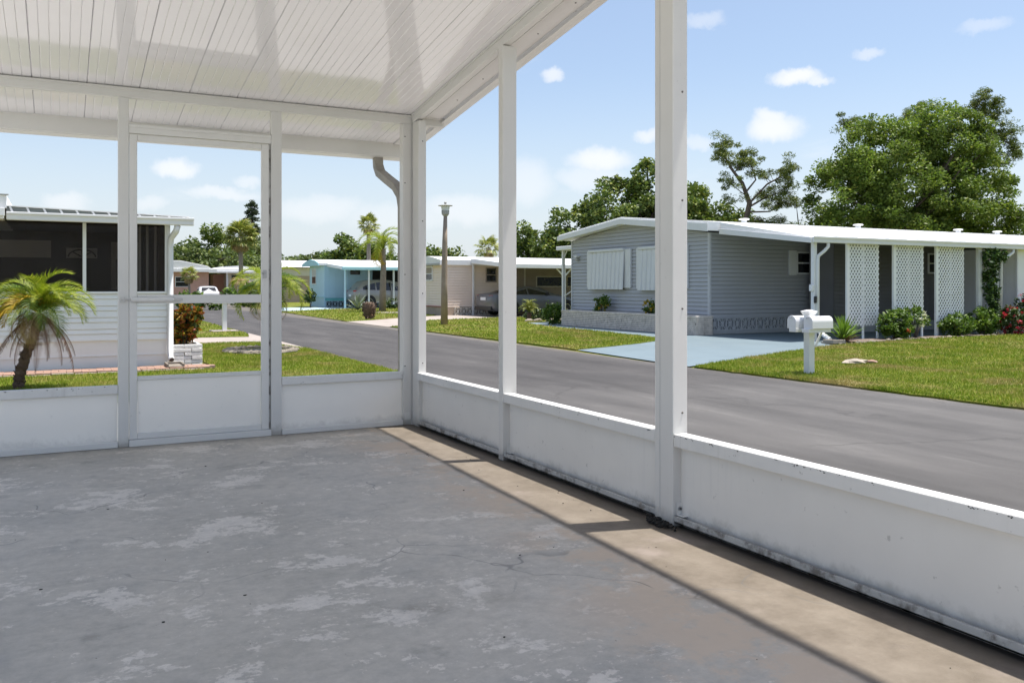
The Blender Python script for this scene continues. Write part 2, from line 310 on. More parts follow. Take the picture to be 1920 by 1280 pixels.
# cars
pm('car_silver', (0.31, 0.29, 0.26), 0.32, 0.02, 1, metal=0.4, coat=0.5)
pm('car_grey', (0.12, 0.122, 0.13), 0.35, 0.02, 1, metal=0.2, coat=0.35)
pm('car_white', (0.50, 0.50, 0.52), 0.3, 0.02, 1, coat=0.5)
pm('tyre', (0.018, 0.018, 0.019), 0.85, 0.2, 30)
pm('rim', (0.55, 0.55, 0.56), 0.25, 0.05, 9, metal=0.9)
pm('car_black', (0.012, 0.012, 0.013), 0.45, 0.2, 9)
pm('tail_red', (0.42, 0.012, 0.02), 0.15, 0.1, 9, coat=0.6)
pm('chrome', (0.75, 0.75, 0.76), 0.12, 0.03, 9, metal=1.0)
def glass_mat():
    m, t = newmat('dark_glass')
    co = nd(t, 'ShaderNodeTexCoord').outputs['Object']
    c = ramp(t, noise(t, co, 2, 3), [(0.3, (0.010, 0.011, 0.012)), (0.7, (0.022, 0.023, 0.024))])
    b = nd(t, 'ShaderNodeBsdfPrincipled', {'Base Color': c, 'Roughness': 0.05, 'Specular IOR Level': 0.6}); finish(t, b.outputs[0])
    m, t = newmat('porch_screen')     # dark screening over the porch openings: half see-through, faint sheen
    co = nd(t, 'ShaderNodeTexCoord').outputs['Object']
    c = ramp(t, noise(t, co, 3, 3), [(0.3, (0.022, 0.019, 0.018)), (0.7, (0.034, 0.030, 0.028))])
    b = nd(t, 'ShaderNodeBsdfPrincipled', {'Base Color': c, 'Roughness': 0.08, 'Specular IOR Level': 0.35})
    tr = nd(t, 'ShaderNodeBsdfTransparent', {'Color': (0.85, 0.82, 0.8, 1)})
    finish(t, nd(t, 'ShaderNodeMixShader', {0: 0.72, 1: b.outputs[0], 2: tr.outputs[0]}).outputs[0])
glass_mat()
# plants
pm('bark', (0.095, 0.075, 0.06), 0.95, 0.25, 4, bump=0.6, bs=18)
pm('palm_bark', (0.10, 0.065, 0.045), 0.95, 0.35, 9, col2=(0.17, 0.12, 0.08), s2=14, bump=0.8, bs=30)
pm('palm_trunk_grey', (0.27, 0.225, 0.19), 0.95, 0.2, 6, bump=0.5, bs=25)
pm('dead_stem', (0.20, 0.115, 0.07), 0.9, 0.25, 8)
leafmat('oak_leaf', [(0, (0.090, 0.148, 0.026)), (0.4, (0.125, 0.192, 0.033)), (0.8, (0.170, 0.232, 0.042)), (1, (0.25, 0.285, 0.065))], 0.3, 0.5, var=0.35)
leafmat('dark_oak_leaf', [(0, (0.055, 0.092, 0.024)), (0.4, (0.099, 0.155, 0.036)), (0.8, (0.169, 0.223, 0.051)), (1, (0.300, 0.316, 0.069))], 0.22, 0.35, var=0.4)
leafmat('hazy_leaf', [(0, (0.076, 0.110, 0.043)), (0.5, (0.119, 0.170, 0.054)), (1, (0.227, 0.260, 0.085))], 0.22, 0.25)
leafmat('pine_leaf', [(0, (0.057, 0.088, 0.024)), (0.5, (0.110, 0.160, 0.032)), (1, (0.247, 0.264, 0.068))], 0.2, 0.6)
leafmat('conifer_leaf', [(0, (0.032, 0.054, 0.032)), (1, (0.088, 0.120, 0.058))], 0.12, 0.6)
leafmat('palm_leaf', [(0, (0.13, 0.19, 0.012)), (0.5, (0.23, 0.29, 0.022)), (1, (0.38, 0.38, 0.05))], 0.35, 2.5, var=0.25)
leafmat('palm_leaf_dark', [(0, (0.04, 0.085, 0.012)), (0.5, (0.075, 0.135, 0.018)), (1, (0.14, 0.19, 0.03))], 0.35, 2.5, var=0.25)
leafmat('palm_leaf_yellow', [(0, (0.36, 0.24, 0.02)), (0.5, (0.52, 0.34, 0.03)), (1, (0.55, 0.45, 0.09))], 0.35, 2.5, var=0.2)
leafmat('palm_leaf_tan', [(0, (0.30, 0.20, 0.11)), (0.5, (0.40, 0.30, 0.18)), (1, (0.24, 0.20, 0.07))], 0.25, 2.5, var=0.25)
leafmat('palm_leaf_dead', [(0, (0.13, 0.065, 0.045)), (0.5, (0.20, 0.105, 0.07)), (1, (0.30, 0.18, 0.11))], 0.15, 2.5)
leafmat('sabal_leaf', [(0, (0.113, 0.149, 0.033)), (0.5, (0.208, 0.245, 0.052)), (1, (0.378, 0.350, 0.104))], 0.25, 1.2)
leafmat('croton_leaf', [(0, (0.035, 0.06, 0.012)), (0.3, (0.07, 0.085, 0.015)), (0.45, (0.30, 0.24, 0.02)), (0.65, (0.42, 0.16, 0.015)), (0.82, (0.30, 0.045, 0.02)), (1, (0.5, 0.34, 0.05))], 0.25, 3.0)
leafmat('shrub_leaf', [(0, (0.039, 0.085, 0.013)), (0.5, (0.091, 0.169, 0.023)), (1, (0.195, 0.273, 0.046))], 0.28, 4.0)
leafmat('shrub_leaf_dark', [(0, (0.019, 0.044, 0.016)), (0.5, (0.042, 0.078, 0.023)), (1, (0.098, 0.143, 0.039))], 0.2, 4.0)
leafmat('white_flower', [(0, (0.60, 0.62, 0.48)), (1, (0.75, 0.74, 0.68))], 0.3, 4.0, var=0.1)
leafmat('red_flower', [(0, (0.32, 0.012, 0.03)), (0.6, (0.5, 0.03, 0.07)), (1, (0.6, 0.12, 0.15))], 0.3, 4.0, var=0.2)
leafmat('orange_flower', [(0, (0.55, 0.05, 0.03)), (1, (0.65, 0.16, 0.08))], 0.3, 4.0, var=0.1)
leafmat('agave_leaf', [(0, (0.13, 0.17, 0.14)), (0.7, (0.21, 0.25, 0.20)), (1, (0.40, 0.40, 0.27))], 0.12, 4.0)
leafmat('vine_leaf', [(0, (0.022, 0.054, 0.017)), (0.5, (0.046, 0.094, 0.024)), (1, (0.108, 0.168, 0.042))], 0.25, 4.0)
# ------------------------------------------------------------------ mesh helpers
ORG = {}
def wloc(o): return ORG.get(o.name, Vector((0, 0, 0)))
class MB:
    """collects faces in world metres; build() links them as ONE mesh object under its parent"""
    def __init__(s): s.v = []; s.f = []
    def add(s, vs, fs):
        k = len(s.v); s.v += [tuple(p) for p in vs]; s.f += [tuple(i + k for i in f) for f in fs]; return s
    def hexa(s, p):
        return s.add(p, [(0, 3, 2, 1), (4, 5, 6, 7), (0, 1, 5, 4), (1, 2, 6, 5), (2, 3, 7, 6), (3, 0, 4, 7)])
    def box(s, x0, x1, y0, y1, z0, z1):
        return s.hexa([(x0, y0, z0), (x1, y0, z0), (x1, y1, z0), (x0, y1, z0), (x0, y0, z1), (x1, y0, z1), (x1, y1, z1), (x0, y1, z1)])
    def sbox(s, x0, x1, y0, y1, zb0, zb1, th):
        """box between y0 and y1 whose bottom runs from zb0 to zb1 (a sloping slab)"""
        return s.hexa([(x0, y0, zb0), (x1, y0, zb0), (x1, y1, zb1), (x0, y1, zb1), (x0, y0, zb0 + th), (x1, y0, zb0 + th), (x1, y1, zb1 + th), (x0, y1, zb1 + th)])
    def prism(s, poly, vec):
        n = len(poly); a = [Vector(p) for p in poly]; b = [p + Vector(vec) for p in a]
        return s.add(a + b, [tuple(range(n))[::-1], tuple(range(n, 2 * n))] + [(i, (i + 1) % n, n + (i + 1) % n, n + i) for i in range(n)])
    def tube(s, pts, rad, n=8, cap=True):
        pts = [Vector(p) for p in pts]; rs = rad if isinstance(rad, (list, tuple)) else [rad] * len(pts)
        k = len(s.v); prev = None
        for i, p in enumerate(pts):
            d = (pts[min(i + 1, len(pts) - 1)] - pts[max(i - 1, 0)]).normalized()
            ref = prev if prev is not None else (Vector((0, 0, 1)) if abs(d.z) < 0.9 else Vector((1, 0, 0)))
            u = (ref - d * ref.dot(d)).normalized(); prev = u; v = d.cross(u)
            for j in range(n):
                a = 2 * math.pi * (j + 0.5) / n
                s.v.append(tuple(p + (u * math.cos(a) + v * math.sin(a)) * rs[i]))
        for i in range(len(pts) - 1):
            for j in range(n):
                s.f.append((k + i * n + j, k + i * n + (j + 1) % n, k + (i + 1) * n + (j + 1) % n, k + (i + 1) * n + j))
        if cap:
            s.f.append(tuple(range(k + n - 1, k - 1, -1))); e = k + (len(pts) - 1) * n; s.f.append(tuple(range(e, e + n)))
        return s
    def lathe(s, prof, c=(0, 0, 0), n=20):
        k = len(s.v)
        for r, z in prof:
            for j in range(n):
                a = 2 * math.pi * j / n; s.v.append((c[0] + r * math.cos(a), c[1] + r * math.sin(a), c[2] + z))
        for i in range(len(prof) - 1):
            for j in range(n): s.f.append((k + i * n + j, k + i * n + (j + 1) % n, k + (i + 1) * n + (j + 1) % n, k + (i + 1) * n + j))
        s.f.append(tuple(range(k + n - 1, k - 1, -1))); e = k + (len(prof) - 1) * n; s.f.append(tuple(range(e, e + n)))
        return s
    def lump(s, c, r, seed=0, n=7):
        """an uneven stone"""
        rr = random.Random(seed); k = len(s.v); rings = 5
        for i in range(rings):
            th = math.pi * (i + 0.5) / rings
            for j in range(n):
                a = 2 * math.pi * j / n; q = 1 + rr.uniform(-.22, .22)
                s.v.append((c[0] + r[0] * q * math.sin(th) * math.cos(a), c[1] + r[1] * q * math.sin(th) * math.sin(a), c[2] + r[2] * q * math.cos(th)))
        for i in range(rings - 1):
            for j in range(n): s.f.append((k + i * n + j, k + (i + 1) * n + j, k + (i + 1) * n + (j + 1) % n, k + i * n + (j + 1) % n))
        s.f.append(tuple(range(k, k + n))); s.f.append(tuple(range(k + (rings - 1) * n + n - 1, k + (rings - 1) * n - 1, -1)))
        return s
    def build(s, name, mat, parent=None, smooth=False, bevel=0.0, kind=None, seg=2):
        me = bpy.data.meshes.new(name)
        o = Vector((0, 0, 0))
        if parent is not None: o = wloc(parent)
        me.from_pydata([(x - o.x, y - o.y, z - o.z) for x, y, z in s.v], [], s.f)
        me.materials.append(MATS[mat])
        bm = bmesh.new(); bm.from_mesh(me); bmesh.ops.recalc_face_normals(bm, faces=bm.faces); bm.to_mesh(me); bm.free()
        if smooth: me.polygons.foreach_set('use_smooth', [True] * len(me.polygons))
        ob = bpy.data.objects.new(name, me); COL.objects.link(ob)
        if parent is not None: ob.parent = parent; ORG[ob.name] = o
        if bevel:
            b = ob.modifiers.new('bevel', 'BEVEL'); b.width = bevel; b.segments = seg; b.limit_method = 'ANGLE'; b.angle_limit = R(40)
        if kind: ob['kind'] = kind
        return ob
def tag(o, label=None, cat=None, group=None, kind=None):
    if label: o['label'] = label
    if cat: o['category'] = cat
    if group: o['group'] = group
    if kind: o['kind'] = kind
    return o
def thing(name, loc, label, cat, group=None, rz=0.0):
    o = bpy.data.objects.new(name, None); COL.objects.link(o); o.location = loc; o.rotation_euler = (0, 0, rz)
    o.empty_display_size = 0.3; ORG[o.name] = Vector(loc) if rz == 0.0 else Vector((0, 0, 0))
    return tag(o, label, cat, group)
def inst(src, name, parent, loc, rot=(0, 0, 0), scl=(1, 1, 1)):
    """a copy that shares its mesh; loc is in the parent's space"""
    o = bpy.data.objects.new(name, src if isinstance(src, bpy.types.Mesh) else src.data); COL.objects.link(o)
    o.parent = parent; o.location = loc; o.rotation_euler = rot; o.scale = scl
    return o
def rawmesh(name, v, f, mats, smooth=False, idx=None):
    me = bpy.data.meshes.new(name); me.from_pydata([tuple(p) for p in v], [], [tuple(q) for q in f])
    for m in (mats if isinstance(mats, (list, tuple)) else [mats]): me.materials.append(MATS[m])
    if idx is not None: me.polygons.foreach_set('material_index', idx)
    if smooth: me.polygons.foreach_set('use_smooth', [True] * len(me.polygons))
    me.update(); return me
def copy_tree(o, parent=None):
    c = o.copy(); COL.objects.link(c); c.parent = parent
    for ch in list(o.children): copy_tree(ch, c)
    return c
# ------------------------------------------------------------------ the setting
GZ = -0.2
def sheet(name, poly, z, mat, jit=0.0, step=0.3, skirt=0.0, kind='structure'):
    pts = []
    n = len(poly); rr = random.Random(len(poly) + int(z * 1000))
    for i in range(n):
        a = Vector(poly[i]); b = Vector(poly[(i + 1) % n]); L = (b - a).length
        k = max(1, min(200, int(L / step))) if jit else 1
        for j in range(k):
            p = a.lerp(b, j / k); pts.append((p.x + rr.uniform(-jit, jit), p.y + rr.uniform(-jit, jit)))
    m = MB(); N = len(pts)
    m.add([(x, y, z) for x, y in pts], [tuple(range(N))])
    if skirt:
        m.add([(x, y, z) for x, y in pts] + [(x, y, z - skirt) for x, y in pts], [(i, (i + 1) % N, N + (i + 1) % N, N + i) for i in range(N)])
    ob = m.build(name, mat)
    me = ob.data
    if me.polygons[0].normal.z < 0: me.flip_normals()
    ob['kind'] = kind; return ob
gm = MB(); gm.add([(-500, -300, GZ - .01), (600, -300, GZ - .01), (600, 800, GZ - .01), (-500, 800, GZ - .01)], [(0, 1, 2, 3)])
gm.build('ground', 'turf', kind='structure')
ROAD = [(4.57, -40), (9.02, -40), (9.02, 11), (9.25, 15), (9.45, 25), (9.5, 31), (9.9, 40), (10.3, 50), (11.2, 62), (13.5, 75), (18, 86), (60, 100), (60, 106), (16, 92), (8.5, 80), (6.6, 70), (5.6, 58), (5.1, 45), (4.8, 33), (4.65, 23), (4.6, 15)]
sheet('road', ROAD, GZ, 'asphalt', 0.02, 0.3)
LAWNS = {
 'A': [(9.02, -14), (34, -14), (34, 14.25), (26, 14.2), (19.5, 14.0), (15.85, 13.5), (15.1, 13.4), (12.9, 12.5), (11.06, 11.75), (9.5, 11.05), (9.02, 10.8)],
 'B': [(9.42, 14.95), (9.5, 26.4), (10.6, 27.4), (12.7, 30.8), (16.5, 32.1), (24, 32.1), (24, 27.4), (15.6, 27.4), (14.8, 27), (14.2, 24.4), (13.9, 21.5), (13.45, 17.6), (13.2, 16.9), (12.3, 16.25), (10.7, 15.45)],
 'C': [(9.55, 31.2), (9.9, 40), (10.4, 45.6), (15.3, 49.9), (26, 49.8), (26, 40.2), (15.2, 40), (15.2, 36), (12.9, 34.1), (10.8, 32)],
 'E': [(-9, 10.5), (4.5, 10.5), (4.57, 13), (4.58, 17.5), (4.25, 19.7), (4.1, 20.25), (2.8, 20.5), (2.2, 20.5), (2.2, 14.02), (-9, 14.02)],
 'F': [(2.2, 23.1), (3.1, 23), (4.35, 22.8), (4.62, 24.6), (4.78, 33), (5.05, 45), (-4, 45), (-4, 23.2)]}
for k, p in LAWNS.items(): sheet('lawn', p, GZ + .025, 'turf', 0.035, 0.22, skirt=0.03)
sheet('driveway', [(9.04, 10.95), (11.06, 11.8), (12.9, 12.55), (15.1, 13.45), (15.85, 13.55), (19.5, 14.1), (28, 14.3), (28, 17.95), (15.0, 17.95), (15.0, 24.9), (16.5, 25), (16.5, 27.3), (14.8, 27.0), (14.2, 24.4), (13.9, 21.5), (13.42, 17.5), (12.6, 16.45), (10.7, 15.45), (9.4, 14.9)], GZ + .012, 'blue_concrete')
sheet('driveway', [(9.42, 26.4), (10.6, 27.4), (12.7, 30.8), (16.5, 32.1), (24, 32.1), (24, 35.8), (15.4, 35.8), (12.9, 34.1), (10.8, 32), (9.5, 31.2)], GZ + .012, 'concrete_pale')
sheet('driveway', [(10.35, 45.6), (15.3, 49.95), (26, 49.9), (26, 54), (15, 54.1), (12.4, 54), (10.55, 51)], GZ + .012, 'blue_concrete_pale')
sheet('path', [(-6, 20.5), (2.8, 20.5), (4.1, 20.25), (4.3, 19.6), (4.63, 17.6), (4.7, 24.7), (4.35, 22.8), (3.1, 23.0), (-6, 23.15)], GZ + .012, 'concrete_pale')
m = MB(); m.box(-9, 2.62, -12, .895, -.24, -.006); m.box(-9, -.905, .895, 6.62, -.24, -.006); m.build('driveway', 'bounce_drive', kind='structure')  # unseen slab, added and kept pale to bounce light under the roof
sheet('driveway', [(-9, 6.63), (4.56, 6.63), (4.57, 10.6), (-9, 10.6)], GZ + .012, 'own_drive')
sheet('driveway', [(2.63, -12), (4.56, -12), (4.56, 6.62), (2.63, 6.62)], GZ + .012, 'concrete_pale')
# carport slab (we stand on it)
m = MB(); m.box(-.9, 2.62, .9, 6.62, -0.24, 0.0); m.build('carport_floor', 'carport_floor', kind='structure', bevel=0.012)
# grass blades
def inpoly(x, y, poly):
    r = np.zeros(len(x), bool); n = len(poly)
    for i in range(n):
        x0, y0 = poly[i]; x1, y1 = poly[(i + 1) % n]
        c = ((y0 > y) != (y1 > y)) & (x < (x1 - x0) * (y - y0) / (y1 - y0 + 1e-12) + x0); r ^= c
    return r
def blades(poly, box, n, h, wd, z):
    x = RNG.uniform(box[0], box[1], n); y = RNG.uniform(box[2], box[3], n)
    k = inpoly(x, y, poly); x = x[k]; y = y[k]; n = len(x)
    # clumpy height
    g = 0.75 + 0.25 * np.sin(x * 2.1 + 1.3 * np.sin(y * 1.7)) * np.sin(y * 2.7 + x) 
    a = RNG.uniform(0, 2 * np.pi, n); hh = h * g * RNG.uniform(0.55, 1.35, n); le = RNG.uniform(-.6, .6, (n, 2)) * hh[:, None]
    ww = wd * RNG.uniform(.6, 1.3, n)
    v = np.zeros((n, 3, 3)); v[:, 0] = np.stack([x - np.cos(a) * ww, y - np.sin(a) * ww, np.full(n, z)], 1)
    v[:, 1] = np.stack([x + np.cos(a) * ww, y + np.sin(a) * ww, np.full(n, z)], 1)
    v[:, 2] = np.stack([x + le[:, 0], y + le[:, 1], z + hh], 1)
    return v.reshape(-1, 3)
def npmesh(name, v, per, mat):
    me = bpy.data.meshes.new(name); nv = len(v); nf = nv // per
    me.vertices.add(nv); me.vertices.foreach_set('co', np.ascontiguousarray(v, np.float32).ravel())
    me.loops.add(nv); me.loops.foreach_set('vertex_index', np.arange(nv, dtype=np.int32))
    me.polygons.add(nf); me.polygons.foreach_set('loop_start', np.arange(0, nv, per, dtype=np.int32))
    me.materials.append(MATS[mat]); me.update(calc_edges=True); me.validate(); return me
zt = GZ + .022
def grass(lab, parts):
    v = np.concatenate(parts); me = npmesh('grass', v, 3, 'grass_blade')
    o = bpy.data.objects.new('grass', me); COL.objects.link(o); tag(o, lab, 'grass', kind='stuff')
grass('short green and straw-coloured grass on the lawn behind the double mailbox',
      [blades(LAWNS['A'], (9, 13, 4, 13), 62000, .045, .007, zt), blades(LAWNS['A'], (13, 18, 6, 14.3), 34000, .05, .010, zt), blades(LAWNS['A'], (18, 30, 8, 14.4), 26000, .06, .014, zt),
       blades(LAWNS['A'], (8.98, 9.2, 4, 11), 5000, .05, .007, zt)])
grass('mown grass on the lawn around the street lamp',
      [blades(LAWNS['B'], (9.4, 16, 14.8, 22), 30000, .05, .012, zt), blades(LAWNS['B'], (9.4, 24, 22, 32.2), 22000, .06, .018, zt), blades(LAWNS['C'], (9.5, 26, 31, 50), 14000, .07, .028, zt)])
grass('grass strip between the screened carport and the white neighbouring house',
      [blades(LAWNS['E'], (-2.2, 4.6, 10.45, 14.1), 42000, .045, .006, zt), blades(LAWNS['E'], (2.1, 4.7, 14, 20.5), 34000, .045, .007, zt), blades(LAWNS['F'], (2.1, 5.1, 23, 45), 14000, .05, .014, zt)])
# ------------------------------------------------------------------ the screened carport we stand in
cp = thing('screened_carport', (0, 0, 0), 'white aluminium screened carport with ribbed pan roof and knee walls, seen from inside', 'carport')
SL = 0.145; YB = 1.0; XL = -.809     # roof cut back out of view, two sides left open to let light in
def zr(y): return 2.475 + SL * (6.47 - y)          # underside of the roof
# roof pans: one mesh, six flutes with narrow grooves and a deeper locking seam
def pan_mesh():
    W = 0.326; n = 6; prof = []
    for i in range(n):
        x0 = i * W / n; x1 = (i + 1) * W / n; g = 0.0035
        dz = 0.008 if i == 0 else 0.003
        prof += [(x0, dz), (x0 + g * (1.5 if i == 0 else 1), 0.0), (x1 - g, 0.0)]
    prof.append((W, 0.008))
    ys = [YB, 2.0, 3.0, 4.4, 6.0, 7.2]
    m = MB(); k = len(prof)
    for y in ys:
        for x, z in prof: m.v.append((x, y, zr(y) + z))
    for y in ys: 
        for x in (0.0, W): m.v.append((x, y, zr(y) + 0.075))
    for j in range(len(ys) - 1):
        for i in range(k - 1): m.f.append((j * k + i, j * k + i + 1, (j + 1) * k + i + 1, (j + 1) * k + i))
    b = len(ys) * k
    for j in range(len(ys) - 1):
        m.f.append((b + 2 * j, b + 2 * j + 2, b + 2 * j + 3, b + 2 * j + 1))
        m.f.append((j * k, (j + 1) * k, b + 2 * j + 2, b + 2 * j)); m.f.append((j * k + k - 1, b + 2 * j + 1, b + 2 * j + 3, (j + 1) * k + k - 1))
    return m
XS = [-0.157 + 0.326 * i for i in range(-2, 9)]
src = pan_mesh().build('roof_panel', 'roof_pan', cp); src.location.x = XS[0]
for x in XS[1:]:
    o = src.copy(); COL.objects.link(o); o.location.x = x
    if x + 0.326 > 2.79: o.scale.x = (2.795 - x) / 0.326
# beams
def part(name, mat, par=cp, bev=0.003, kind=None):
    def f(*boxes):
        m = MB()
        for b in boxes: m.box(*b)
        return m.build(name, mat, par, bevel=bev, kind=kind)
    return f
part('back_beam', 'white_post')((XL, 2.785, 6.455, 6.505, 2.404, 2.471), (XL, 2.785, 6.44, 6.52, 2.459, 2.4725))
m = MB()
m.sbox(2.50, 2.55, YB + .05, 6.44, zr(YB + .05) - .071, zr(6.44) - .071, 0.068)
m.build('side_beam', 'white_post', cp, bevel=0.003)
m = MB(); m.sbox(2.49, 2.56, YB + .05, 6.44, zr(YB + .05) - .0155, zr(6.44) - .0155, 0.0125); m.build('beam_flange', 'white_post', cp, bevel=0.002)
# eave: fascia and gutter beyond the back wall, rake fascia beyond the street wall
m = MB(); m.box(XL, 2.83, 7.2, 7.235, 2.25, 2.46); m.build('eave_fascia', 'white_metal', cp, bevel=0.003)
m = MB(); m.prism([(XL, 7.236, 2.245), (XL, 7.33, 2.235), (XL, 7.355, 2.30), (XL, 7.355, 2.38), (XL, 7.345, 2.38), (XL, 7.236, 2.36)], (2.84 - XL, 0, 0)); m.build('gutter', 'white_metal', cp, bevel=0.003)
m = MB(); m.sbox(2.797, 2.83, YB, 7.199, zr(YB) - .042, zr(7.199) - .042, 0.14)
m.sbox(2.76, 2.797, YB, 7.199, zr(YB) - .042, zr(7.199) - .042, 0.008); m.build('rake_fascia', 'white_metal', cp, bevel=0.002)
m = MB(); m.sbox(2.62, 2.76, YB, 7.199, zr(YB) - .012, zr(7.199) - .012, 0.010); m.build('soffit_strip', 'white_metal', cp, bevel=0.002)
# posts
def post(name, x0, x1, y0, y1, z1, grooves=()):
    m = MB(); m.box(x0, x1, y0, y1, 0.0, z1); return m.build(name, 'white_post', cp, bevel=0.004)
PZ = 2.404
post('post', 0.36, 0.428, 6.45, 6.50, PZ); post('post', 1.392, 1.47, 6.45, 6.50, PZ)
post('corner_post', 2.428, 2.497, 6.45, 6.53, PZ); post('corner_post', 2.505, 2.57, 6.31, 6.44, zr(6.375) - .075)
m = MB(); m.box(2.4975, 2.53, 6.442, 6.50, 0.0, PZ); m.build('corner_channel', 'bar_grey', cp)
post('post', 2.488, 2.588, 4.83, 4.89, zr(4.86) - .075)
post('post', 2.49, 2.575, 3.13, 3.265, zr(3.2) - .08)
post('post', XL + .02, XL + .095, 6.45, 6.50, PZ); post('post', XL + .02, XL + .095, 1.16, 1.30, zr(1.23) - .003); post('post', 2.49, 2.575, 1.16, 1.30, zr(1.23) - .08)
m = MB(); m.box(2.4885, 2.4925, 3.223, 3.227, 0.03, 2.94); m.build('post_seam', 'bar_grey', cp)
# knee walls: chair rail, kick sheet, sill
def kx(x0, x1):
    part('rail', 'rail_metal', bev=0.004)((x0, x1, 6.448, 6.502, 0.368, 0.426))
    part('kick_panel', 'door_sheet', bev=0)((x0, x1, 6.476, 6.484, 0.03, 0.3675))
    part('sill', 'white_metal', bev=0.004)((x0, x1, 6.44, 6.515, 0.001, 0.042))
kx(XL + .1, 0.358); kx(1.472, 2.426)
def ky(y0, y1):
    part('rail', 'rail_metal', bev=0.004)((2.492, 2.562, y0, y1, 0.368, 0.427))
    part('kick_panel', 'kick_sheet', bev=0)((2.536, 2.544, y0, y1, 0.03, 0.3675))
    part('sill', 'sill_metal', bev=0.003)((2.495, 2.58, y0, y1, 0.018, 0.030), (2.495, 2.507, y0, y1, 0.018, 0.052), (2.56, 2.58, y0, y1, 0.001, 0.052), (2.51, 2.53, y0, y1, 0.03, 0.036))
ky(4.892, 6.308); ky(3.267, 4.828); ky(1.302, 3.128)
# grime on the rail lips, screws, brackets
m = MB()
rr = random.Random(3)
for y0, y1, n in ((4.9, 6.3, 5), (3.27, 4.82, 10), (1.31, 3.12, 30)):
    for i in range(n):
        y = y0 + (y1 - y0) * rr.random(); n2 = rr.randint(1, 4)
        for k in range(n2):
            s_ = rr.uniform(.0006, .0020); m.lump((2.4915, y + k * rr.uniform(.003, .007), 0.4225 - abs(rr.gauss(0, .004))), (.001, s_ * 2.2, s_), i * 7 + k, 5)
for i in range(9):
    x = rr.uniform(-.4, .34); m.lump((x, 6.4475, 0.421 - rr.random() * .006), (rr.uniform(.002, .008), .001, .002), i, 6)
m.build('peeling_paint', 'black_grime', cp, kind='stuff')
m = MB()
def screw(x, y, z, ax): 
    r = .0055; v = {'-y': (0, -.004, 0), '-x': (-.004, 0, 0), '-z': (0, 0, -.004)}[ax]; p = Vector((x, y, z)); m.tube([p, p + Vector(v)], [r, r * .7], 8)
for z in (0.52, 1.0, 1.5, 2.0, 2.45, 2.85): screw(2.545, 3.13, z, '-y')
for z in (0.50, 1.05, 1.62, 2.25): screw(2.54, 6.31, z, '-y')
for z in (0.47, 1.2, 1.93, 2.3): screw(2.445, 6.45, z, '-y')
for y in (6.0, 5.55, 4.75, 4.3, 4.15, 3.8, 3.4): screw(2.70, y, zr(y) - .012, '-z')
for y in (4.45, 3.5): screw(2.796, y, zr(y) + .02, '-x')
m.build('screw_heads', 'screw', cp, kind='stuff')
for y, x0, x1, zz in ((3.1275, 2.508, 2.57, 0.053), (4.8275, 2.515, 2.58, 0.05)):
    b = part('bracket', 'white_metal', bev=0.002)((x0, x1, y - .004, y, zz, zz + .058), (x0, x1, y - .05, y - .004, zz - .001, zz + .004))
    if y < 4:
        for x in (2.524, 2.555):
            m = MB(); m.tube([(x, y - .004, zz + .03), (x, y - .009, zz + .03)], 0.0105, 10); m.build('bolt', 'zinc', b)
            m = MB(); m.tube([(x, y - .009, zz + .03), (x, y - .014, zz + .03)], 0.005, 6); m.build('bolt_nut', 'screw', b)
part('end_bracket', 'white_metal', bev=0.002)((2.44, 2.49, 6.445, 6.45, 0.045, 0.10))
# downspout: leaves the gutter, kinks back to the corner post and runs down outside it
def rect_sweep(pts, hw, hd, name, mat, par):
    m = MB(); P = [Vector(p) for p in pts]
    for i, p in enumerate(P):
        dn = (P[min(i + 1, len(P) - 1)] - P[max(i - 1, 0)]).normalized(); sx = Vector((1, 0, 0)); f = dn.cross(sx).normalized()
        for a, b in ((-1, -1), (1, -1), (1, 1), (-1, 1)): m.v.append(tuple(p + sx * hw * a + f * hd * b))
    for i in range(len(P) - 1):
        for j in range(4): m.f.append((i * 4 + j, i * 4 + (j + 1) % 4, i * 4 + 4 + (j + 1) % 4, i * 4 + 4 + j))
    m.f.append((3, 2, 1, 0)); e = 4 * (len(P) - 1); m.f.append((e, e + 1, e + 2, e + 3))
    return m.build(name, mat, par, bevel=0.006)
ds = rect_sweep([(2.50, 7.27, 2.245), (2.50, 7.26, 2.17), (2.50, 7.20, 2.10), (2.50, 7.0, 2.02), (2.505, 6.80, 1.94), (2.51, 6.70, 1.86), (2.512, 6.665, 1.76), (2.512, 6.66, 1.0), (2.512, 6.66, -0.05)], 0.04, 0.032, 'downspout', 'gutter_dark', cp)
# screen door
dr = MB(); dr.box(0.430, 0.480, 6.448, 6.478, 0.05, 2.152); dr = dr.build('screen_door', 'white_metal', cp, bevel=0.004)
pd = lambda n, mtl='white_metal', bev=0.003: part(n, mtl, dr, bev)
pd('stile')((1.322, 1.375, 6.448, 6.478, 0.05, 2.152))
pd('top_rail')((0.4815, 1.3205, 6.4495, 6.477, 2.112, 2.152))
pd('mid_rail')((0.4815, 1.3205, 6.4495, 6.477, 0.985, 1.045))
pd('kick_rail')((0.4815, 1.3205, 6.4495, 6.477, 0.455, 0.482))
pd('bottom_rail')((0.4815, 1.3205, 6.4495, 6.477, 0.05, 0.088))
pd('kick_panel', 'door_sheet', 0)((0.4815, 1.3205, 6.462, 6.466, 0.089, 0.4545))
m = MB(); m.tube([(0.44, 6.43, 1.012), (0.71, 6.43, 1.012)], 0.0165, 14); m.tube([(0.71, 6.43, 1.012), (0.716, 6.43, 1.012)], 0.012, 12)
cl = m.build('door_closer', 'white_metal', dr, smooth=False)
m = MB(); m.tube([(0.375, 6.432, 1.012), (0.44, 6.43, 1.012)], 0.004, 8); m.build('closer_rod', 'zinc', dr)
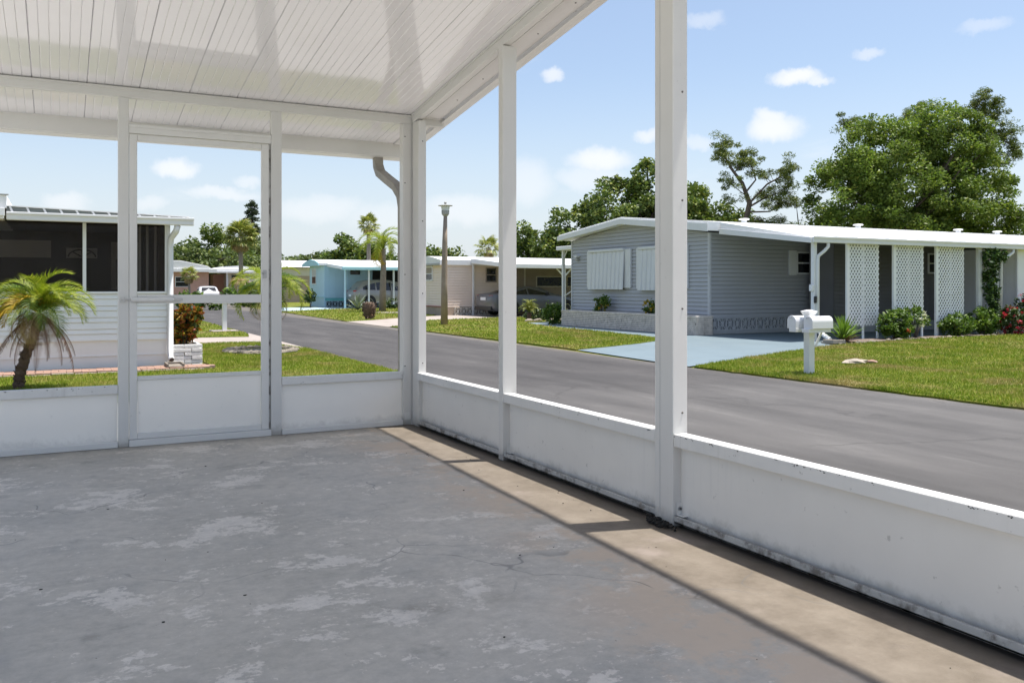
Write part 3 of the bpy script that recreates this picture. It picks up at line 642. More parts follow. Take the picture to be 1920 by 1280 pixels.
for q in ((0.372, 0.40, 6.435, 6.449, 0.995, 1.03), (0.716, 0.775, 6.437, 6.449, 1.003, 1.021), (0.455, 0.468, 6.435, 6.4485, 1.0, 1.024)):
    m = MB(); m.box(*q); m.build('closer_bracket', 'zinc', dr, bevel=0.001)
m = MB(); m.box(1.333, 1.357, 6.436, 6.4475, 1.165, 1.225); m.tube([(1.345, 6.4355, 1.205), (1.345, 6.425, 1.205), (1.318, 6.42, 1.20)], 0.006, 8); m.build('latch', 'zinc', dr, bevel=0.002)
part('door_header', 'white_metal')((0.4285, 1.3915, 6.452, 6.498, 2.160, 2.222), (0.4285, 1.3915, 6.445, 6.452, 2.20, 2.222))
part('door_sill', 'white_metal')((0.4285, 1.3915, 6.436, 6.51, 0.001, 0.046))
part('door_jamb', 'sill_metal')((1.376, 1.3915, 6.46, 6.492, 0.047, 2.159))
# leaf litter in the corner of the middle post, crumbs on the slab
m = MB(); rr = random.Random(11)
for i in range(90):
    x = 2.465 + rr.gauss(0, .018); y = 3.19 + rr.gauss(0, .05); s = rr.uniform(.004, .011)
    m.lump((x, y, s * .6 + rr.random() * .012), (s * 1.4, s, s * .8), i, 5)
tag(m.build('leaf_litter', 'black_grime'), 'black clump of wet debris at the foot of the wide middle post', 'debris', kind='stuff')
m = MB(); rr = random.Random(12)
for i in range(90):
    x = rr.uniform(-.8, 2.45); y = rr.uniform(1.0, 6.3)
    if x < 1.6 and rr.random() < .5: continue
    s = rr.uniform(.001, .0035); m.lump((x, y, s * .5), (s * rr.uniform(1, 2.8), s, s * .6), i, 5)
tag(m.build('floor_crumbs', 'black_grime'), 'dark crumbs and bits of bark scattered over the painted slab', 'debris', kind='stuff')
# ------------------------------------------------------------------ house helpers
def lap(m, o, u, nrm, L, z0, z1, ex, gable=None, proud=0.026, gap=0.016):
    """lapped siding boards along direction u from origin o, outward normal nrm; each board's foot stands proud"""
    o = Vector(o); u = Vector(u); nrm = Vector(nrm); z = z0
    while z < z1 - 0.005:
        zt2 = min(z + ex, z1); a, b = 0.0, L; a2, b2 = 0.0, L
        if gable:
            sa, za, ze0, ze1 = gable
            def rng(q):
                lo = 0.0 if q <= ze0 else sa * (q - ze0) / (za - ze0)
                hi = L if q <= ze1 else L - (L - sa) * (q - ze1) / (za - ze1)
                return lo, hi
            a, b = rng(z); a2, b2 = rng(zt2)
            if b - a < .05: break
        P = lambda s, zz, d: tuple(o + u * s + nrm * d + Vector((0, 0, zz)))
        k = len(m.v)
        m.v += [P(a, z, proud), P(b, z, proud), P(b2, zt2 - gap, 0.003), P(a2, zt2 - gap, 0.003), P(a, z, -.012), P(b, z, -.012)]
        m.f += [(k, k + 1, k + 2, k + 3), (k, k + 4, k + 5, k + 1)]
        z += ex
    return m
def hp(par, name, mat, *boxes, bev=0.0, kind=None):
    m = MB()
    for b in boxes: m.box(*b)
    return m.build(name, mat, par, bevel=bev, kind=kind)
def breeze(w, h, dep, mat):
    """a screen block: square rim, cross, diagonals and a middle diamond, open between"""
    m = MB(); t_ = .022
    m.box(0, w, 0, dep, 0, t_); m.box(0, w, 0, dep, h - t_, h); m.box(0, t_, 0, dep, t_, h - t_); m.box(w - t_, w, 0, dep, t_, h - t_)
    def bar(x0, z0, x1, z1, q=.013, d0=.004):
        a = Vector((x0, 0, z0)); b = Vector((x1, 0, z1)); n = Vector((-(b - a).z, 0, (b - a).x)).normalized() * q
        m.hexa([tuple(a - n + Vector((0, d0, 0))), tuple(b - n + Vector((0, d0, 0))), tuple(b - n + Vector((0, dep - d0, 0))), tuple(a - n + Vector((0, dep - d0, 0))),
                tuple(a + n + Vector((0, d0, 0))), tuple(b + n + Vector((0, d0, 0))), tuple(b + n + Vector((0, dep - d0, 0))), tuple(a + n + Vector((0, dep - d0, 0)))])
    i = t_; bar(i, i, w - i, h - i); bar(i, h - i, w - i, i, d0=.006); bar(w / 2, i, w / 2, h - i, d0=.008)
    cx, cz, q = w / 2, h / 2, .06
    for a, b in (((cx - q, cz), (cx, cz + q)), ((cx, cz + q), (cx + q, cz)), ((cx + q, cz), (cx, cz - q)), ((cx, cz - q), (cx - q, cz))): bar(*a, *b, q=.010, d0=.010)
    me = bpy.data.meshes.new('breeze_block'); me.from_pydata(m.v, [], m.f); me.materials.append(MATS[mat])
    bm = bmesh.new(); bm.from_mesh(me); bmesh.ops.recalc_face_normals(bm, faces=bm.faces); bm.to_mesh(me); bm.free(); return me
def gable_roof(par, x0, x1, prof_top, prof_bot, mat, name='roof'):
    m = MB(); poly = [(x0, y, z) for y, z in prof_top] + [(x0, y, z) for y, z in reversed(prof_bot)]
    m.prism(poly, (x1 - x0, 0, 0)); return m.build(name, mat, par, bevel=0.015)
# ------------------------------------------------------------------ grey house across the street
gh = thing('grey_house', (15.6, 18.05, GZ), 'grey lap-sided mobile home with white roof and lattice carport across the street', 'house')
Yr, Yl = 18.05, 25.1
hp(gh, 'wall', 'grey_siding', (15.63, 30.0, Yr + .03, Yl, -0.1, 2.56))
m = MB(); m.prism([(15.631, Yr + .03, 2.55), (15.631, Yl, 2.55), (15.631, Yl, 2.68), (15.631, 21.75, 3.05), (15.631, Yr + .03, 2.58)], (14.3, 0, 0)); m.build('gable', 'grey_siding', gh)
m = MB(); lap(m, (15.62, Yr, 0), (0, 1, 0), (-1, 0, 0), Yl - Yr, 0.24, 3.04, 0.112, gable=(3.7, 3.06, 2.58, 2.68))
m.build('gable_siding', 'grey_siding', gh, kind='stuff')
m = MB(); lap(m, (15.62, Yr + .02, 0), (1, 0, 0), (0, -1, 0), 14.3, 0.26, 2.6, 0.112)
m.build('side_siding', 'grey_siding', gh, kind='stuff')
ct = hp(gh, 'corner_trim', 'grey_trim', (15.585, 15.66, Yr - .022, Yr + .055, 0.24, 2.58), bev=0.006)
hp(gh, 'corner_trim', 'grey_trim', (15.585, 15.64, Yl - .05, Yl + .02, 0.24, 2.68), bev=0.006)
for i, zz in enumerate((1.62, 1.50, 1.38)):           # three small house-number figures down the corner board
    m = MB(); y = Yr + .012; w_, h_, q = .05, .085, .007
    segs = {0: 'abged', 1: 'abcdef', 2: 'abc'}[i]
    S = {'a': (0, h_ - q, w_, h_), 'b': (w_ - q, h_ / 2, w_, h_ - q), 'c': (w_ - q, q, w_, h_ / 2), 'd': (0, 0, w_, q), 'e': (0, q, q, h_ / 2), 'f': (0, h_ / 2, q, h_ - q), 'g': (q, h_ / 2 - q / 2, w_ - q, h_ / 2 + q / 2)}
    for k in segs:
        a, b, c, d_ = S[k]; m.box(15.578, 15.5845, y + .05 - c - .045 + .0, y + .05 - a - .045, zz + b, zz + d_)
    m.build('number_figure', 'lamp_grey', ct)
gable_roof(gh, 15.28, 36.0, [(17.75, 2.86), (21.75, 3.25), (25.45, 2.885)], [(17.75, 2.60), (21.75, 3.05), (25.45, 2.70)], 'roof_white')
m = MB(); m.prism([(15.24, 17.72, 2.58), (15.24, 21.75, 3.03), (15.24, 25.48, 2.68), (15.24, 25.48, 2.84), (15.24, 21.75, 3.20), (15.24, 17.72, 2.80)], (0.037, 0, 0)); m.build('barge_board', 'fascia_white', gh, bevel=0.006)
for x in (20.3, 25.8, 31.5, 34.0):                       # mushroom vents on the ridge
    m = MB(); m.lathe([(.09, 0), (.09, .09), (.10, .10), (.17, .11), (.18, .14), (.15, .16), (.04, .17)], (x, 21.75, 3.23), 14); m.build('roof_vent', 'roof_white', gh)
# lowered clam-shell shutters on the street end
def shutter(y0, y1, z0, z1):
    sh = hp(gh, 'storm_shutter', 'shutter_white', (15.54, 15.605, y0, y1, z0, z1), bev=0.008)
    m = MB(); n = 9; a = y0 + .30; L = (y1 - .16) - a; k = len(m.v); x = 15.54
    pts = []
    for i in range(n):
        w_ = L / n; s = a + i * w_; pts += [(s, 0.0), (s + w_ * .12, .035), (s + w_ * .72, .035), (s + w_ * .84, 0.0)]
    pts.append((a + L, 0.0))
    for s, dd in pts: m.v += [(x - .012 - dd * .6, s, z1 - .06), (x - .07 - dd, s, z0 - .05)]
    for i in range(len(pts) - 1): m.f.append((2 * i, 2 * i + 1, 2 * i + 3, 2 * i + 2))
    m.build('shutter_blade', 'shutter_white', sh)
    hp(sh, 'hinge_rail', 'shutter_white', (15.47, 15.539, a, a + L, z1 - .055, z1 + .03), bev=0.01)
    hp(sh, 'shutter_shadow', 'dark_void', (15.50, 15.535, a, a + L, z0 - .045, z0 - .02))  # dark strip painting the shadow along the shutter's lower edge
shutter(21.6, 24.05, 1.07, 2.28); shutter(18.9, 21.3, 1.05, 2.28)
wl = hp(gh, 'wall_lamp', 'lamp_grey', (15.50, 15.60, 24.62, 24.72, 1.98, 2.10), bev=0.02); hp(wl, 'lamp_hood', 'fascia_white', (15.46, 15.60, 24.58, 24.76, 2.11, 2.16), bev=0.01)
# side windows
def window(par, x0, x1, z0, z1, y, sh=0.0, frame='fascia_white', div=True):
    f = MB(); b = .045
    f.box(x0, x1, y - .035, y, z0, z0 + b); f.box(x0, x1, y - .035, y, z1 - b, z1); f.box(x0, x0 + b, y - .035, y, z0 + b, z1 - b); f.box(x1 - b, x1, y - .035, y, z0 + b, z1 - b)
    if div: f.box(x0 + b, x1 - b, y - .030, y, (z0 + z1) / 2 - .02, (z0 + z1) / 2 + .02)
    f = f.build('window', frame, par)
    hp(f, 'pane', 'dark_glass', (x0 + b, x1 - b, y - .018, y - .010, z0 + b, z1 - b))
    for q in ((x0 - sh, x0 - .01), (x1 + .01, x1 + sh)) if sh else ():
        s_ = hp(f, 'shutter', frame, (q[0], q[1], y - .04, y, z0 - .03, z1 + .03), bev=0.006)
    return f
window(gh, 18.83, 19.47, 1.47, 2.12, Yr - .002, sh=.30)
window(gh, 23.15, 23.75, 1.5, 2.12, 16.98)
# screen-block skirt along the carport side
hp(gh, 'skirt_curb', 'skirt_grey', (15.62, 29.5, Yr - .03, Yr + .08, -.19, -.085), bev=0.01)
hp(gh, 'skirt_back', 'dark_void', (15.66, 29.5, Yr + .06, Yr + .07, -.083, .258))
bb = breeze(0.275, 0.335, 0.08, 'breeze_block')
for i in range(40): inst(bb, 'breeze_block', gh, (15.63 - 15.6 + .2755 * i, -.03, -.083 - GZ))
# brick planter along the street end
pk = MB(); pk.box(15.03, 15.55, 17.88, 24.77, -.19, .27); pk = pk.build('planter', 'mortar', gh)
m = MB(); rr = random.Random(5); hc = .054
for c in range(9):
    z = GZ + .015 + c * hc; off = rr.uniform(0, .3); s = 17.86 - off
    while s < 24.79:
        a = max(17.86, s); b = min(24.79, s + .30 + rr.uniform(-.02, .03)); 
        if b - a > .02: m.box(15.0 + rr.uniform(-.006, .004), 15.031, a + .006, b - .006, z + .005, z + hc - .005)
        s = b
        if b - a <= .02: s += .05
    s = 15.0
    while s < 15.55:
        b = min(15.56, s + .27); m.box(s + .006, b - .006, 17.845 + rr.uniform(-.005, .005), 17.882, z + .005, z + hc - .005); s = b
m.build('brickwork', 'roman_brick', pk, kind='stuff')
hp(pk, 'coping', 'roman_brick', (14.985, 15.57, 17.84, 24.80, .288, .325), bev=0.01)
# far-side entry porch
pr = hp(gh, 'porch_roof', 'roof_white', (15.95, 19.0, 25.12, 26.75, 2.42, 2.56), bev=0.02)
hp(pr, 'porch_post', 'fascia_white', (16.1, 16.19, 26.5, 26.59, GZ, 2.419)); hp(pr, 'porch_post', 'fascia_white', (17.6, 17.69, 26.5, 26.59, GZ, 2.419))
m = MB(); m.tube([(16.15, 26.54, .75), (16.15, 25.3, 1.2)], .022, 6); m.build('porch_rail', 'fascia_white', pr)
m = MB(); m.tube([(16.15, 26.3, 2.40), (16.15, 26.52, 2.15)], .02, 6); m.build('porch_brace', 'fascia_white', pr)
# carport roof on the near side
cr = MB(); cr.prism([(15.72, 14.62, 2.16), (15.72, 17.74, 2.535), (15.72, 17.74, 2.84), (15.72, 14.62, 2.30)], (14.6, 0, 0)); cr = cr.build('carport_roof', 'roof_white', gh, bevel=0.012)
hp(cr, 'gutter', 'fascia_white', (15.70, 30.3, 14.50, 14.617, 2.15, 2.285), bev=0.012)
hp(cr, 'gutter_lip', 'fascia_white', (15.70, 30.3, 14.475, 14.499, 2.255, 2.30), bev=0.006)
m = MB(); m.prism([(15.66, 14.55, 2.14), (15.66, 17.73, 2.52), (15.66, 17.73, 2.67), (15.66, 14.55, 2.27)], (0.055, 0, 0)); m.build('carport_fascia', 'fascia_white', cr, bevel=0.006)
for i in range(24):
    x = 16.1 + .6 * i; m = MB(); m.prism([(x, 14.64, 2.304), (x, 17.72, 2.84), (x, 17.72, 2.862), (x, 14.64, 2.326)], (.05, 0, 0)); m.build('roof_rib', 'roof_white', cr)
p0 = hp(cr, 'carport_post', 'fascia_white', (15.88, 15.98, 14.66, 14.76, GZ + .01, 2.17), bev=0.006)
hp(p0, 'meter_box', 'fascia_white', (15.80, 15.879, 14.65, 14.75, 1.0, 1.16), bev=0.02); hp(p0, 'hose_hook', 'car_black', (15.86, 15.92, 14.60, 14.659, .72, .88), bev=0.015)
def spout(par, x, y, zt_, zb_, dx):
    m = MB(); m.tube([(x + dx, y - .12, zt_), (x + dx, y - .12, zt_ - .10), (x + dx * .6, y - .1, zt_ - .2), (x + .02, y - .04, zt_ - .32), (x, y - .04, zt_ - .42), (x, y - .04, zb_)], .042, 8); return m.build('downspout', 'fascia_white', par, smooth=True)
spout(cr, 15.98, 14.68, 2.16, .05, .26)
m = MB(); m.tube([(16.0, 14.66, .06), (15.72, 14.02, -.12)], .05, 8); m.build('downspout_foot', 'fascia_white', cr)
def lattice(x0, x1, z0, z1, legs):
    y = 14.70; fr = hp(cr, 'lattice_panel', 'lattice_white', (x0 - .10, x0 - .005, y - .03, y + .03, GZ + .01 if legs[0] else z0, z1), bev=0.004)
    xm = (x0 + x1) / 2 - .02
    hp(fr, 'lattice_stile', 'lattice_white', (xm, xm + .045, y + .014, y + .05, GZ + .01 if legs[1] else z0, z1)); hp(fr, 'lattice_stile', 'lattice_white', (x1 - .03, x1 + .015, y + .014, y + .05, GZ + .01 if legs[2] else z0, z1))
    m = MB(); k = 1.31; hw = .0235; per = .107
    for sgn in (1, -1):
        yy = y - .010 if sgn > 0 else y + .004
        c0 = (x0 - (z1 - z0) / k) if sgn > 0 else x0; c = c0
        while c < (x1 if sgn > 0 else x1 + (z1 - z0) / k):
            # line x = c + sgn*(z - z0)/k clipped to the rectangle
            za = z0; zb = z1
            if sgn > 0: za = max(z0, z0 + (x0 - c) * k); zb = min(z1, z0 + (x1 - c) * k)
            else: za = max(z0, z0 + (c - x1) * k); zb = min(z1, z0 + (c - x0) * k)
            if zb - za > .03:
                xa = c + sgn * (za - z0) / k; xb = c + sgn * (zb - z0) / k
                m.hexa([(xa - hw, yy, za), (xa + hw, yy, za), (xa + hw, yy + .008, za), (xa - hw, yy + .008, za), (xb - hw, yy, zb), (xb + hw, yy, zb), (xb + hw, yy + .008, zb), (xb - hw, yy + .008, zb)])
            c += per
    m.build('lattice_slats', 'lattice_white', fr, kind='stuff')
lattice(17.12, 18.17, .14, 2.158, (0, 1, 1)); lattice(18.80, 19.87, .22, 2.158, (0, 1, 1)); lattice(20.45, 21.52, .20, 2.158, (1, 0, 0))
hp(cr, 'carport_post', 'fascia_white', (22.10, 22.26, 14.66, 14.74, GZ + .01, 2.16)); hp(cr, 'carport_post', 'fascia_white', (22.72, 22.98, 14.66, 14.72, GZ + .01, 2.16))
spout(cr, 23.05, 14.68, 2.16, .0, .42)
sr = hp(gh, 'carport_shade_wall', 'shade_siding', (19.2, 23.94, 17.02, 17.9, .1, 2.42)); hp(sr, 'carport_shade_base', 'breeze_block', (19.2, 23.94, 17.0, 17.9, GZ + .015, .099))  # dark wall added behind the lattice to stand for the carport's shade
m = MB(); lap(m, (19.2, 17.01, 0), (1, 0, 0), (0, -1, 0), 4.0, .1, 2.42, .112); m.build('carport_shade_siding', 'shade_siding', sr, kind='stuff')
sh = hp(gh, 'shed_wall', 'white_siding', (23.95, 29.8, 14.75, 17.9, GZ + .01, 2.2)); hp(sh, 'shed_trim', 'fascia_white', (23.90, 23.949, 14.70, 14.76, GZ + .012, 2.15))
# ------------------------------------------------------------------ white neighbouring house on our side of the street
wh = thing('white_house', (1.57, 14.7, GZ), 'white house with dark screened porch beside the leaning palm', 'house')
XW = -7.0; Yf = 14.7
hp(wh, 'skirting', 'skirt_white', (XW, 1.56, Yf + .01, 20.3, GZ, .27))
hp(wh, 'skirt_joint', 'skirt_white', (XW, 1.565, Yf - .004, Yf + .009, .03, .036))
for i in range(8):                               # alternating wide and narrow boards
    hts = [.105, .075]; z = .27 + sum(hts[j % 2] for j in range(i)); e = hts[i % 2]
    m = MB(); m.prism([(XW, Yf + .012, z), (XW, Yf - .016, z), (XW, Yf - .016, z + .012), (XW, Yf - .002, z + e - .004), (XW, Yf + .012, z + e - .001)], (8.55, 0, 0)); m.build('siding_board', 'white_siding', wh)
hp(wh, 'siding_backing', 'white_siding', (XW, 1.55, Yf + .013, 20.3, .27, .99))
hp(wh, 'sill', 'white_siding', (XW, 1.57, Yf - .03, Yf + .06, .992, 1.03), bev=0.005)
for a, b in ((.325, .375), (1.50, 1.58), (-.85, -.80), (-2.6, -2.55)): hp(wh, 'porch_post', 'white_siding', (a, b, Yf - .01, Yf + .05, 1.031, 2.085), bev=0.004)
for a, b in ((.376, 1.499), (-.799, .324), (-2.549, -.851)): hp(wh, 'porch_screen', 'porch_screen', (a, b, Yf + .018, Yf + .022, 1.031, 2.085))
hp(wh, 'end_wall', 'white_siding', (1.52, 1.58, Yf + .051, 20.3, .99, 2.085))
hp(wh, 'room_wall', 'room_brown', (XW, 1.5, 17.3, 17.4, .99, 2.3)); hp(wh, 'room_floor', 'room_brown', (XW, 1.5, 14.78, 17.3, .90, .985)); hp(wh, 'room_ceiling', 'room_brown', (XW, 1.5, 14.78, 17.3, 2.09, 2.11))
hp(wh, 'room_end_wall', 'room_brown', (1.40, 1.5, 14.8, 17.3, .99, 2.09))
hp(wh, 'inner_panel', 'room_light', (-1.05, -.12, 17.25, 17.299, 1.62, 1.92)); hp(wh, 'inner_panel', 'room_light', (.12, .62, 17.25, 17.299, 1.62, 1.80)); hp(wh, 'inner_window', 'room_light', (.85, 1.30, 17.25, 17.299, 1.05, 1.92))
hp(wh, 'inner_window_pane', 'dark_glass', (.93, 1.10, 17.235, 17.249, 1.12, 1.60)); hp(wh, 'inner_window_pane', 'dark_glass', (1.16, 1.24, 17.235, 17.249, 1.12, 1.60))
m = MB(); m.tube([(.15 + .22 - .22 * math.cos(a), 17.24, 1.64 + .13 * math.sin(a)) for a in [i * math.pi / 12 for i in range(13)]], .012, 5)
fan = m.build('fanlight', 'room_brown', wh)
for a in (45, 90, 135):
    m = MB(); m.tube([(.37, 17.24, 1.64), (.37 - .2 * math.cos(R(a)), 17.24, 1.64 + .12 * math.sin(R(a)))], .009, 5); m.build('fanlight_bar', 'room_brown', fan)
for x in (1.13, 1.24, 1.36): hp(wh, 'blind_bar', 'bar_grey', (x, x + .035, 14.9, 14.93, 1.04, 2.08))
# eave: gutter, pan ends with dark hollows between white ribs, raised block at the far left
ge = hp(wh, 'gutter', 'fascia_white', (-.67, 1.90, 14.36, 14.46, 2.072, 2.17), bev=0.012); hp(ge, 'gutter_lip', 'fascia_white', (-.67, 1.90, 14.335, 14.359, 2.155, 2.19), bev=0.006)
m = MB(); m.hexa([(-.67, 14.40, 2.171), (1.80, 14.40, 2.171), (1.80, 14.75, 2.20), (-.67, 14.75, 2.20), (-.67, 14.40, 2.268), (1.80, 14.40, 2.20), (1.80, 14.75, 2.22), (-.67, 14.75, 2.31)]); m.build('roof_pans', 'pan_shadow', wh)
m = MB(); m.hexa([(-.68, 14.37, 2.269), (1.84, 14.37, 2.198), (1.84, 20.4, 2.32), (-.68, 20.4, 2.45), (-.68, 14.37, 2.284), (1.84, 14.37, 2.213), (1.84, 20.4, 2.34), (-.68, 20.4, 2.47)]); m.build('roof', 'roof_white', wh)
for i in range(12):
    x = -.60 + .215 * i; zt_ = 2.268 - .0284 * (x + .67)
    m = MB(); m.hexa([(x, 14.375, 2.172), (x + .03, 14.375, 2.172), (x + .03, 14.41, 2.172), (x, 14.41, 2.172), (x - .04, 14.375, zt_), (x - .01, 14.375, zt_), (x - .01, 14.41, zt_), (x - .04, 14.41, zt_)]); m.build('roof_rib', 'fascia_white', wh)
mr = hp(wh, 'main_roof', 'roof_white', (XW, -.70, 14.30, 20.4, 2.08, 2.21), bev=0.01); hp(mr, 'main_fascia', 'fascia_white', (XW, -.685, 14.26, 14.299, 2.12, 2.235), bev=0.006); hp(mr, 'main_parapet', 'roof_white', (XW, -.665, 14.34, 20.4, 2.24, 2.42)); hp(mr, 'parapet_flashing', 'lamp_grey', (XW, -.64, 14.32, 14.38, 2.421, 2.44))
m = MB(); m.tube([(1.66, 14.42, 2.07), (1.64, 14.45, 1.98), (1.585, 14.62, 1.88), (1.575, 14.645, 1.75), (1.575, 14.645, .0), (1.585, 14.56, -.05)], .048, 8); dsp = m.build('downspout', 'fascia_white', wh, smooth=True)
m = MB(); m.tube([(1.586, 14.555, -.051), (1.588, 14.545, -.055)], .036, 8); m.build('spout_mouth', 'room_brown', dsp)
# white brick planter on the corner
wp = MB(); wp.box(1.66, 2.03, 14.72, 15.9, GZ, .12); wp = wp.build('planter', 'skirt_white', wh)
bx_me = {}
rr = random.Random(9); hc = .0625
for c in range(6):
    z = GZ + c * hc
    xs = [1.615, 1.79, 2.07] if c % 2 else [1.615, 1.90, 2.07]
    for a, b in zip(xs[:-1], xs[1:]):
        m = MB(); m.box(a + .004, b - .004, 14.665 + rr.uniform(-.006, .006), 14.73, z + .004, z + hc - .004); m.build('brick', 'white_brick', wp, bevel=0.006)
    s = 14.74 + (.1 if c % 2 else 0)
    while s < 15.9:
        m = MB(); m.box(2.02, 2.07 + rr.uniform(-.006, .006), s + .004, min(s + .25, 15.92) - .004, z + .004, z + hc - .004); m.build('brick', 'white_brick', wp, bevel=0.006); s += .25
hp(wp, 'soil', 'mulch', (1.665, 2.02, 14.74, 15.88, .1205, .14))
# pink pavers, edging and splash block in front
pv = thing('paver_walk', (0, 14.4, GZ), 'strip of pink brick pavers along the foot of the white house', 'paving')
me = None; rr = random.Random(4)
for r_ in range(3):
    for i in range(38):
        x = -5.2 + .2 * i + (.1 if r_ % 2 else 0); y = 14.14 + .17 * r_
        if x > 2.12: continue
        if me is None:
            mm = MB(); mm.box(-.097, .097, -.082, .082, 0, .05); o = mm.build('paver', 'paver', pv, bevel=0.005); o.data.transform(Matrix.Translation(ORG[pv.name])); me = o
        else: o = me.copy(); COL.objects.link(o)
        o.location = (x, y - 14.4, .012 + rr.uniform(-.003, .004)); o.rotation_euler = (rr.uniform(-.01, .01), rr.uniform(-.01, .01), rr.uniform(-.02, .02))
es = thing('edging_strip', (0, 14.03, GZ), 'row of pale edging stones between the pavers and the grass', 'edging')
for i in range(23):
    m = MB(); x = -4.9 + .3 * i
    m.box(x + .006, x + .294, 14.0 + rr.uniform(-.01, .01), 14.05, GZ, GZ + .045 + rr.uniform(-.01, .01)); m.build('edging_stone', 'edging', es, bevel=0.008)
sb = thing('splash_block', (1.6, 14.3, GZ), 'grey concrete splash block under the white downspout', 'splash block')
m = MB(); m.box(1.47, 1.73, 14.12, 14.50, GZ + .06, GZ + .085); m.build('block_base', 'stone', sb, bevel=0.008)
for q in ((1.47, 1.50, 14.12, 14.50), (1.70, 1.73, 14.12, 14.50), (1.501, 1.699, 14.47, 14.50)): m = MB(); m.box(*q, GZ + .0855, GZ + .12); m.build('block_rim', 'stone', sb, bevel=0.006)
# ------------------------------------------------------------------ beige house with carport
bh = thing('beige_house', (15.4, 35.8, GZ), 'beige sided mobile home with arched white roof and carport holding a grey sedan', 'house')
Y0, Y1 = 35.8, 39.6
hp(bh, 'wall', 'beige_siding', (15.43, 30, Y0 + .03, Y1, .2, 2.1))
m = MB(); lap(m, (15.42, Y0, 0), (0, 1, 0), (-1, 0, 0), Y1 - Y0, .2, 2.1, .12); m.build('end_siding', 'beige_siding', bh, kind='stuff')
m = MB(); lap(m, (15.42, Y0 + .02, 0), (1, 0, 0), (0, -1, 0), 14, .2, 2.3, .12); m.build('side_siding', 'beige_siding', bh, kind='stuff')
hp(bh, 'skirting', 'beige_skirt', (15.40, 30, Y0 - .01, Y1, GZ, .195)); hp(bh, 'skirt_trim', 'red_trim', (15.36, 15.43, Y0 - .03, Y1 + .02, .19, .235))
arc = [(Y0 - .12 + (Y1 - Y0 + .24) * i / 10) for i in range(11)]
zt_ = lambda y: 2.33 + .22 * math.sin(math.pi * (y - Y0 + .12) / (Y1 - Y0 + .24))
m = MB(); m.prism([(15.2, arc[0], 2.1)] + [(15.2, y, zt_(y)) for y in arc] + [(15.2, arc[-1], 2.1)], (15, 0, 0)); m.build('roof', 'fascia_white', bh)
m = MB(); m.prism([(15.17, arc[0], 2.09), (15.17, arc[-1], 2.09), (15.17, arc[-1], 2.18), (15.17, arc[0], 2.18)], (.029, 0, 0)); m.build('roof_edge', 'lamp_grey', bh)
f = hp(bh, 'window', 'fascia_white', (15.37, 15.405, 37.0, 37.95, 1.38, 2.07)); hp(f, 'pane', 'dark_glass', (15.36, 15.369, 37.08, 37.87, 1.44, 1.70)); hp(f, 'upper_pane', 'porch_tan', (15.36, 15.369, 37.08, 37.87, 1.74, 2.0))
window(bh, 17.55, 18.1, 1.33, 2.0, Y0 - .002, frame='porch_tan')
hp(bh, 'porch_infill', 'porch_tan', (19.0, 23.5, Y0 - .06, Y0 - .005, .21, 2.2)); hp(bh, 'porch_mullion', 'cream_wall', (19.55, 19.62, Y0 - .09, Y0 - .061, .21, 2.2))
window(bh, 20.2, 21.75, 1.1, 1.62, Y0 - .062, frame='cream_wall', div=False); window(bh, 21.9, 23.2, 1.1, 1.62, Y0 - .062, frame='cream_wall', div=False)
b2 = breeze(.30, .36, .08, 'cream_wall')
for i in range(8): inst(b2, 'breeze_block', bh, (15.95 - 15.4 + .301 * i, -.10, .0))
cr2 = MB(); cr2.prism([(16.75, 32.1, 1.92), (16.75, 35.78, 2.18), (16.75, 35.78, 2.42), (16.75, 32.1, 2.10)], (12, 0, 0)); cr2 = cr2.build('carport_roof', 'roof_white', bh, bevel=0.02)
hp(cr2, 'gutter', 'fascia_white', (16.72, 29, 31.98, 32.098, 1.90, 2.08), bev=0.015)
hp(cr2, 'carport_post', 'fascia_white', (16.80, 16.88, 35.62, 35.70, GZ + .01, 2.17)); hp(cr2, 'carport_post', 'fascia_white', (16.85, 16.93, 32.14, 32.22, GZ + .01, 1.93))
yp = hp(cr2, 'carport_post', 'fascia_white', (19.55, 19.66, 32.12, 32.23, GZ + .01, 1.93))
for s in (-1, 1):
    m = MB(); m.tube([(19.6, 32.17, 1.55), (19.6 + .38 * s, 32.17, 1.91)], .035, 6); m.build('post_brace', 'fascia_white', yp)
# ------------------------------------------------------------------ pale blue house
bl = thing('blue_house', (15.0, 54.0, GZ), 'pale blue mobile home with teal stripe and carport holding a silver car', 'house')
hp(bl, 'wall', 'blue_wall', (15.0, 30, 54.0, 57.6, GZ, 2.5))
for i in range(12): hp(bl, 'batten', 'blue_wall', (15.3 + .42 * i, 15.33 + .42 * i, 53.985, 53.999, .35, 2.5))
hp(bl, 'end_ledge', 'blue_fascia', (14.93, 14.999, 53.95, 57.65, .42, .50)); hp(bl, 'teal_stripe', 'teal', (15.05, 24, 53.96, 53.984, .22, .40))
b3 = breeze(.38, .40, .08, 'blue_block'); hp(bl, 'skirt_back', 'dark_void', (15.1, 24, 53.97, 53.98, -.19, .21))
for i in range(12): inst(b3, 'breeze_block', bl, (.1 + .381 * i, -.12, .01))
m = MB(); ar = [53.8, 54.6, 55.8, 57.0, 57.9]; zs = [2.62, 2.80, 2.9, 2.80, 2.62]
m.prism([(14.6, 53.8, 2.48)] + [(14.6, y, z) for y, z in zip(ar, zs)] + [(14.6, 57.9, 2.48)], (16, 0, 0)); rf = m.build('roof', 'roof_white', bl)
m = MB(); m.prism([(14.55, 53.78, 2.46)] + [(14.55, y, z - .01) for y, z in zip(ar, zs)] + [(14.55, 57.92, 2.46)], (.049, 0, 0)); m.build('gable_board', 'blue_fascia', rf)
